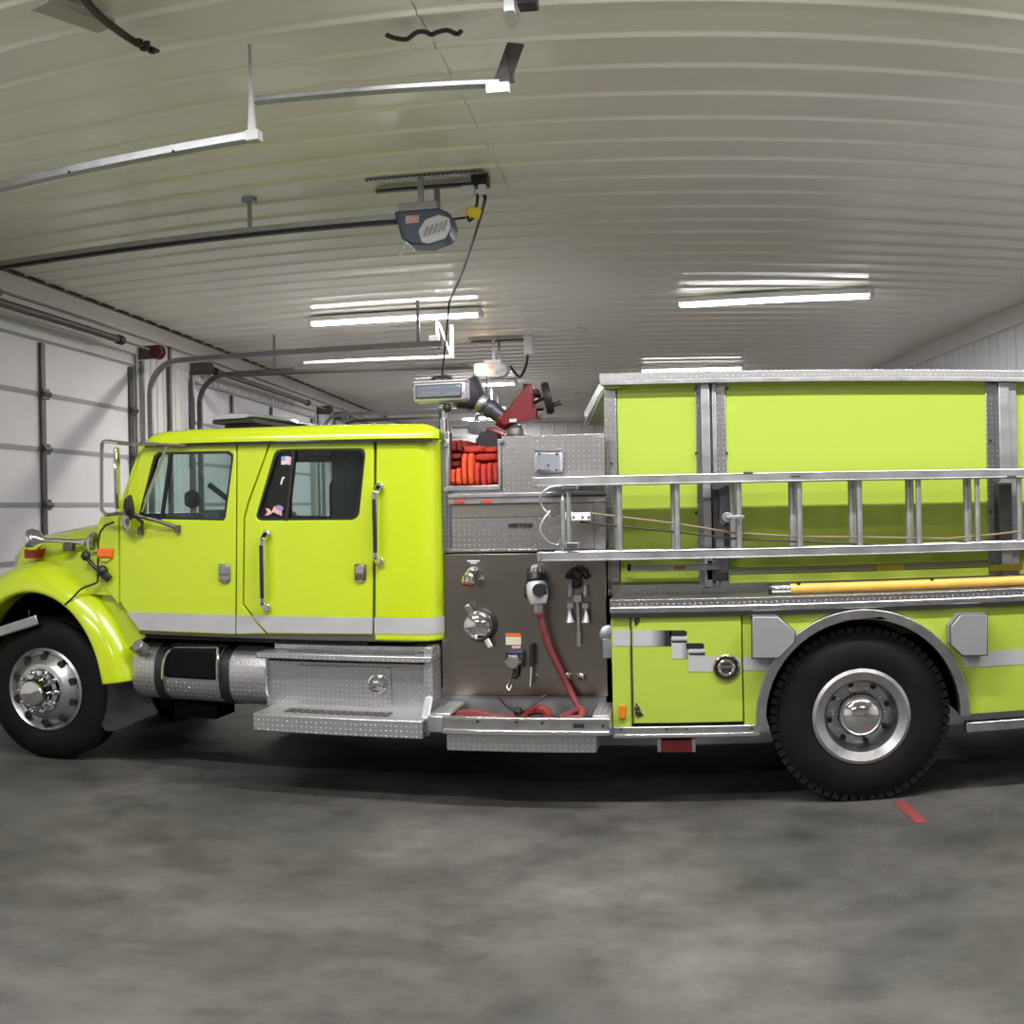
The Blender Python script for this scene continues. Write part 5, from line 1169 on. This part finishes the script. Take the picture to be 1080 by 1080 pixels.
q.tube(spline(pth, 6), .014, 6); q.tube([at(474, 318, b.y + 3.6), at(467, 390, b.y + 3.6), at(463, 460, b.y + 3.6)], .01, 6); q.build('hanging_cable', BLACK, None, label='long thin black cable hanging from the ceiling outlet down toward the truck', cat='cable')
q = MB(); q.tube(spline([at(425, 250, c1.y - .1), at(426, 262, c1.y - .1), at(420, 273, c1.y - .1)], 5), .006, 6); q.build('release_cord', OPL, None, label='short pale release cord dangling from the near door opener', cat='cord')
# far opener cable
q = MB(); bb = loc2(s2 * 1.9, -.2, CEIL - .06 - z2); q.tube(spline([at(557, 371, bb.y), at(555, 385, bb.y), at(549, 397, bb.y), at(543, 393, bb.y), at(538, 386, bb.y)], 6), .022, 6); fc = q.build('drop_cable', BLACK, None, label='black looped cable from the ceiling to the small far door opener', cat='cable')
q = MB(); pg = at(558, 369.5, bb.y); q.box(pg.x - .07, pg.x + .07, pg.y - .07, pg.y + .07, pg.z - .07, CEIL - .024); q.build('ceiling_plug', WHITE, fc, .02)

# free-hanging door tracks and brackets over the viewer's side
def track(name, a, e, label, hang=True, wid=.05):
    t = empty(name, ((a.x + e.x) / 2, (a.y + e.y) / 2, min(a.z, e.z) - .05), label, 'door track')
    q = MB(); q.bar(a, e, .07, wid); q.build('track', GALV, t, .004)
    return t
zT = CEIL - .58
e = atz(266, 144, zT); a0 = atz(0, 197, zT); a = a0 + (a0 - e).normalized() * .6
tk = track('overhead_track', a, e, 'grey overhead door track ending at a long pale strap hanger near the ceiling')
q = MB(); q.bar(e, Vector((e.x - .005, e.y, CEIL - .02)), .012, .012, up=(0, 1, 0)); q.loft([[e + Vector((dx, dy, .0)) for dx, dy in ((-.022, -.012), (.022, -.012), (.022, .012), (-.022, .012))], [e + Vector((dx, dy, .32)) for dx, dy in ((-.006, -.006), (.006, -.006), (.006, .006), (-.006, .006))]]); q.obox(e + Vector((.01, 0, 0)), (.07, .07, .06), Matrix.Identity(3)); q.build('hanger_strap', MATS['pale_grey_steel'], tk)
q = MB()
for f in (.2, .5, .8): p = a + (e - a) * f + Vector((0, -.04, -.02)); q.ball(p, .01, 6)
build_each(q, 'track_bolt', BLACK, tk)
zT2 = CEIL - .32
e2 = atz(527, 88, zT2); a2 = atz(268, 107, zT2)
tk2 = track('overhead_track', a2, e2, 'slender bright door track ending at the dark angle bracket near the top', wid=.03)
q = MB(); tp = atz(544, 46, CEIL - .055); q.bar(e2 + Vector((.0, 0, -.03)), tp, .012, .09, up=(1, 0, 0)); q.bar(e2 + Vector((.07, 0, 0)), atz(535, 50, CEIL - .08), .015, .015); q.build('angle_bracket', RUST, tk2)
q = MB(); q.obox(e2 + Vector((0, -.05, -.05)), (.12, .05, .06), Matrix.Identity(3)); q.build('track_foot', WHITE, tk2, .006)
# white L hanger over the cab roof
hy = atz(478, 376, CEIL - .62).y
q = MB(); A, Bp = at(462, 316, hy), at(478, 376, hy)
q.bar(at(320, 383, hy), at(479, 376.5, hy), .045, .045); hg = q.build('overhead_track', PALE, None, .01, label='white horizontal door track with a triangular hanger above the cab roof', cat='door track')
q = MB(); q.bar(at(477, 378, hy), at(476.5, 343, hy), .04, .04); q.bar(at(476, 376, hy), at(463, 340, hy), .022, .022); q.bar(at(462, 361, hy), at(460, 316, hy), .03, .03); q.build('hanger_arm', PALE, hg)
q = MB(); q.obox(at(458, 361, hy), (.12, .1, .18), Matrix.Identity(3)); q.build('hanger_clip', BLACK, hg)
q = MB(); ha = at(498, 415, hy + 9); 
q.bar(at(493, 424, 20), at(497, 411, 20), .05, .05); q.bar(at(499, 436, 20), at(498.5, 411, 20), .07, .05); q.bar(at(400, 436, 20), at(505, 433, 20), .09, .09); q.build('overhead_track', PALE, None, label='far white track and hanger seen between scene light and red deck gun', cat='door track')
# thin hook on the ceiling over the near rail
p = atz(263, 211, CEIL - .02); q = MB(); q.bar(p, p + Vector((0, 0, -.32)), .035, .012, up=(0, 1, 0)); q.obox(p, (.1, .08, .04), Matrix.Identity(3)); q.build('rail_hanger', GALV, None, label='short grey strap hanger between the ceiling and the near opener rail', cat='hanger')
# twisted bracket and wiring in the top corner
za = CEIL - .12
pts = [atz(78, -12, za), atz(98, 12, za), atz(118, 29, za), atz(140, 44, za), atz(163, 55, za)]
q = MB(); q.tube(spline(pts, 5), .014, 6); q.tube(spline([p + Vector((0, .04, .02)) for p in pts], 5), .012, 6); wr_ = q.build('wiring_harness', mat('brown_cable', (.07, .05, .04), .6), None, label='brown twisted wiring hanging from a pale bracket in the top corner', cat='wiring')
q = MB(); q.bar(atz(42, 2, za + .06), atz(112, 27, za + .06), .12, .05); q.build('wire_bracket', mat('pale_bracket', (.42, .4, .34), .5), wr_)
q = MB()
for k, (x, y) in enumerate(((146, 45), (152, 50), (160, 53), (155, 46))): q.ball(atz(x, y, za - .02), .03 - .003 * k, 7)
q.build('wire_knot', BLACK, wr_)
zq = CEIL - .05
q = MB(); q.tube(spline([atz(x, y, zq) for x, y in ((408, 37), (416, 40), (428, 41.5), (434, 38), (440, 34), (448, 33.5), (455, 36.5), (461, 34), (472, 32), (482, 36), (486, 33))], 4), .014, 6); q.build('loose_cable', BLACK, None, label='loose wavy black cable stapled along the ceiling near the top', cat='cable')
b = atz(552, 5, CEIL - .12); q = MB(); q.obox(b + Vector((0.02, 0, .05)), (.09, .1, .14), Matrix.Identity(3)); ob = q.build('ceiling_bracket', BLACK, None, .006, label='small dark bracket with a pale clip at the top edge of the ceiling', cat='bracket')
q = MB(); q.obox(b + Vector((-.06, -.02, .02)), (.05, .06, .14), Matrix.Identity(3)); q.build('bracket_clip', WHITE, ob, .006)
for i, (x, y) in enumerate(((612, 347), (606, 413))):
    p = atz(x, y, CEIL - .01); q = MB(); q.lathe([(.09, 0), (.09, .03), (.05, .05), (0, .05)], p + Vector((0, 0, .0)), (0, 0, -1), 14); q.build('smoke_detector', WHITE, None, label=('round white detector on the ceiling between the two large strip lights' if i == 0 else 'round white detector far back on the ceiling'), cat='detector')

# unit heater hung at the far end
HYY = 21.
q = MB(); q.rbox((492, 443.5, 528, 456.5), HYY, 0, .7); uh = q.build('unit_heater', mat('heater_grey', (.72, .73, .76), .45), None, .05, label='pale grey box heater hung far back behind the hose bay', cat='heater')
q = MB(); q.rbox((494, 445, 504, 455.5), HYY, -.02, 0); q.build('heater_grille', ALUL, uh)
q = MB(); q.tube(spline([at(503, 444, HYY + .3), at(503, 440, HYY + .3), at(507, 437.5, HYY + .3), at(514, 438, HYY + .3)], 5), .05, 8); q.tube([at(514, 444, HYY + .35), (at(514, 444, HYY + .35).x, HYY + .35, CEIL - .03)], .02, 6); q.build('heater_pipe', GREY, uh)

# white pickup parked beyond, seen through the crew windows
VY = 11.4
van = empty('white_pickup', (at(340, 640, VY).x, VY + 1, 0), 'white pickup parked beyond the fire truck, glimpsed through the crew cab window', 'pickup')
xv0, xv1 = at(300, 530, VY).x, at(455, 530, VY).x
q = MB(); q.prism([(xv0 - 1.4, .5), (xv1 + 1.2, .5), (xv1 + 1.2, 1.35), (xv1 + .2, 1.4), (xv1 + .1, 1.4), (xv0, 1.35), (xv0 - 1.3, 1.2), (xv0 - 1.45, .9)], VY, VY + 1.9); q.build('body', WHITE, van, .06, seg=3)
q = MB(); q.prism([(xv0 + .1, 1.36), (xv1 - .2, 1.36), (xv1 - .35, 1.95), (xv0 + .75, 1.95)], VY + .1, VY + 1.8); cb = q.build('cab', WHITE, van, .06, seg=3)
q = MB(); q.prism([(xv0 + .4, 1.42), (xv0 + .85, 1.42), (xv0 + .85, 1.88), (xv0 + .8, 1.88)], VY + .085, VY + .12); q.prism([(xv0 + .92, 1.42), (xv1 - .35, 1.42), (xv1 - .45, 1.88), (xv0 + .92, 1.88)], VY + .085, VY + .12); q.build('side_glass', mat('van_glass', (.05, .06, .07), .1), cb)
for x in (xv0 - .6, xv1 + .5):
    q = MB(); q.lathe([(.2, 0), (.36, .0), (.4, .05), (.4, .22), (.2, .25)], (x, VY - .01, .4), (0, 1, 0), 28); q.build('wheel', RUBBER, van); q = MB(); q.lathe([(.21, -.01), (.2, -.03), (.1, .02), (0, .02)], (x, VY - .01, .4), (0, 1, 0), 24); q.build('wheel_rim', ALU, van)
q = MB(); q.cyl((at(331, 520, VY - .3).x, VY - .3, 0.0), (at(331, 520, VY - .3).x, VY - .3, at(331, 488, VY - .3).z), .035, n=12); q.lathe([(.16, 0), (.16, .02), (.04, .05), (.035, .06)], (at(331, 520, VY - .3).x, VY - .3, 0), (0, 0, 1), 16); q.build('stand_pole', WHITE, None, label='white upright pole behind the truck, seen through the crew window', cat='pole')
q = MB(); q.rbox((334, 494, 347, 532), VY - .15, 0, .15); q.build('grey_cabinet', mat('cabinet_grey', (.3, .3, .31), .5), None, label='grey flat box behind the truck, seen through the crew window', cat='box') if False else None
print('total objects', len(bpy.data.objects))
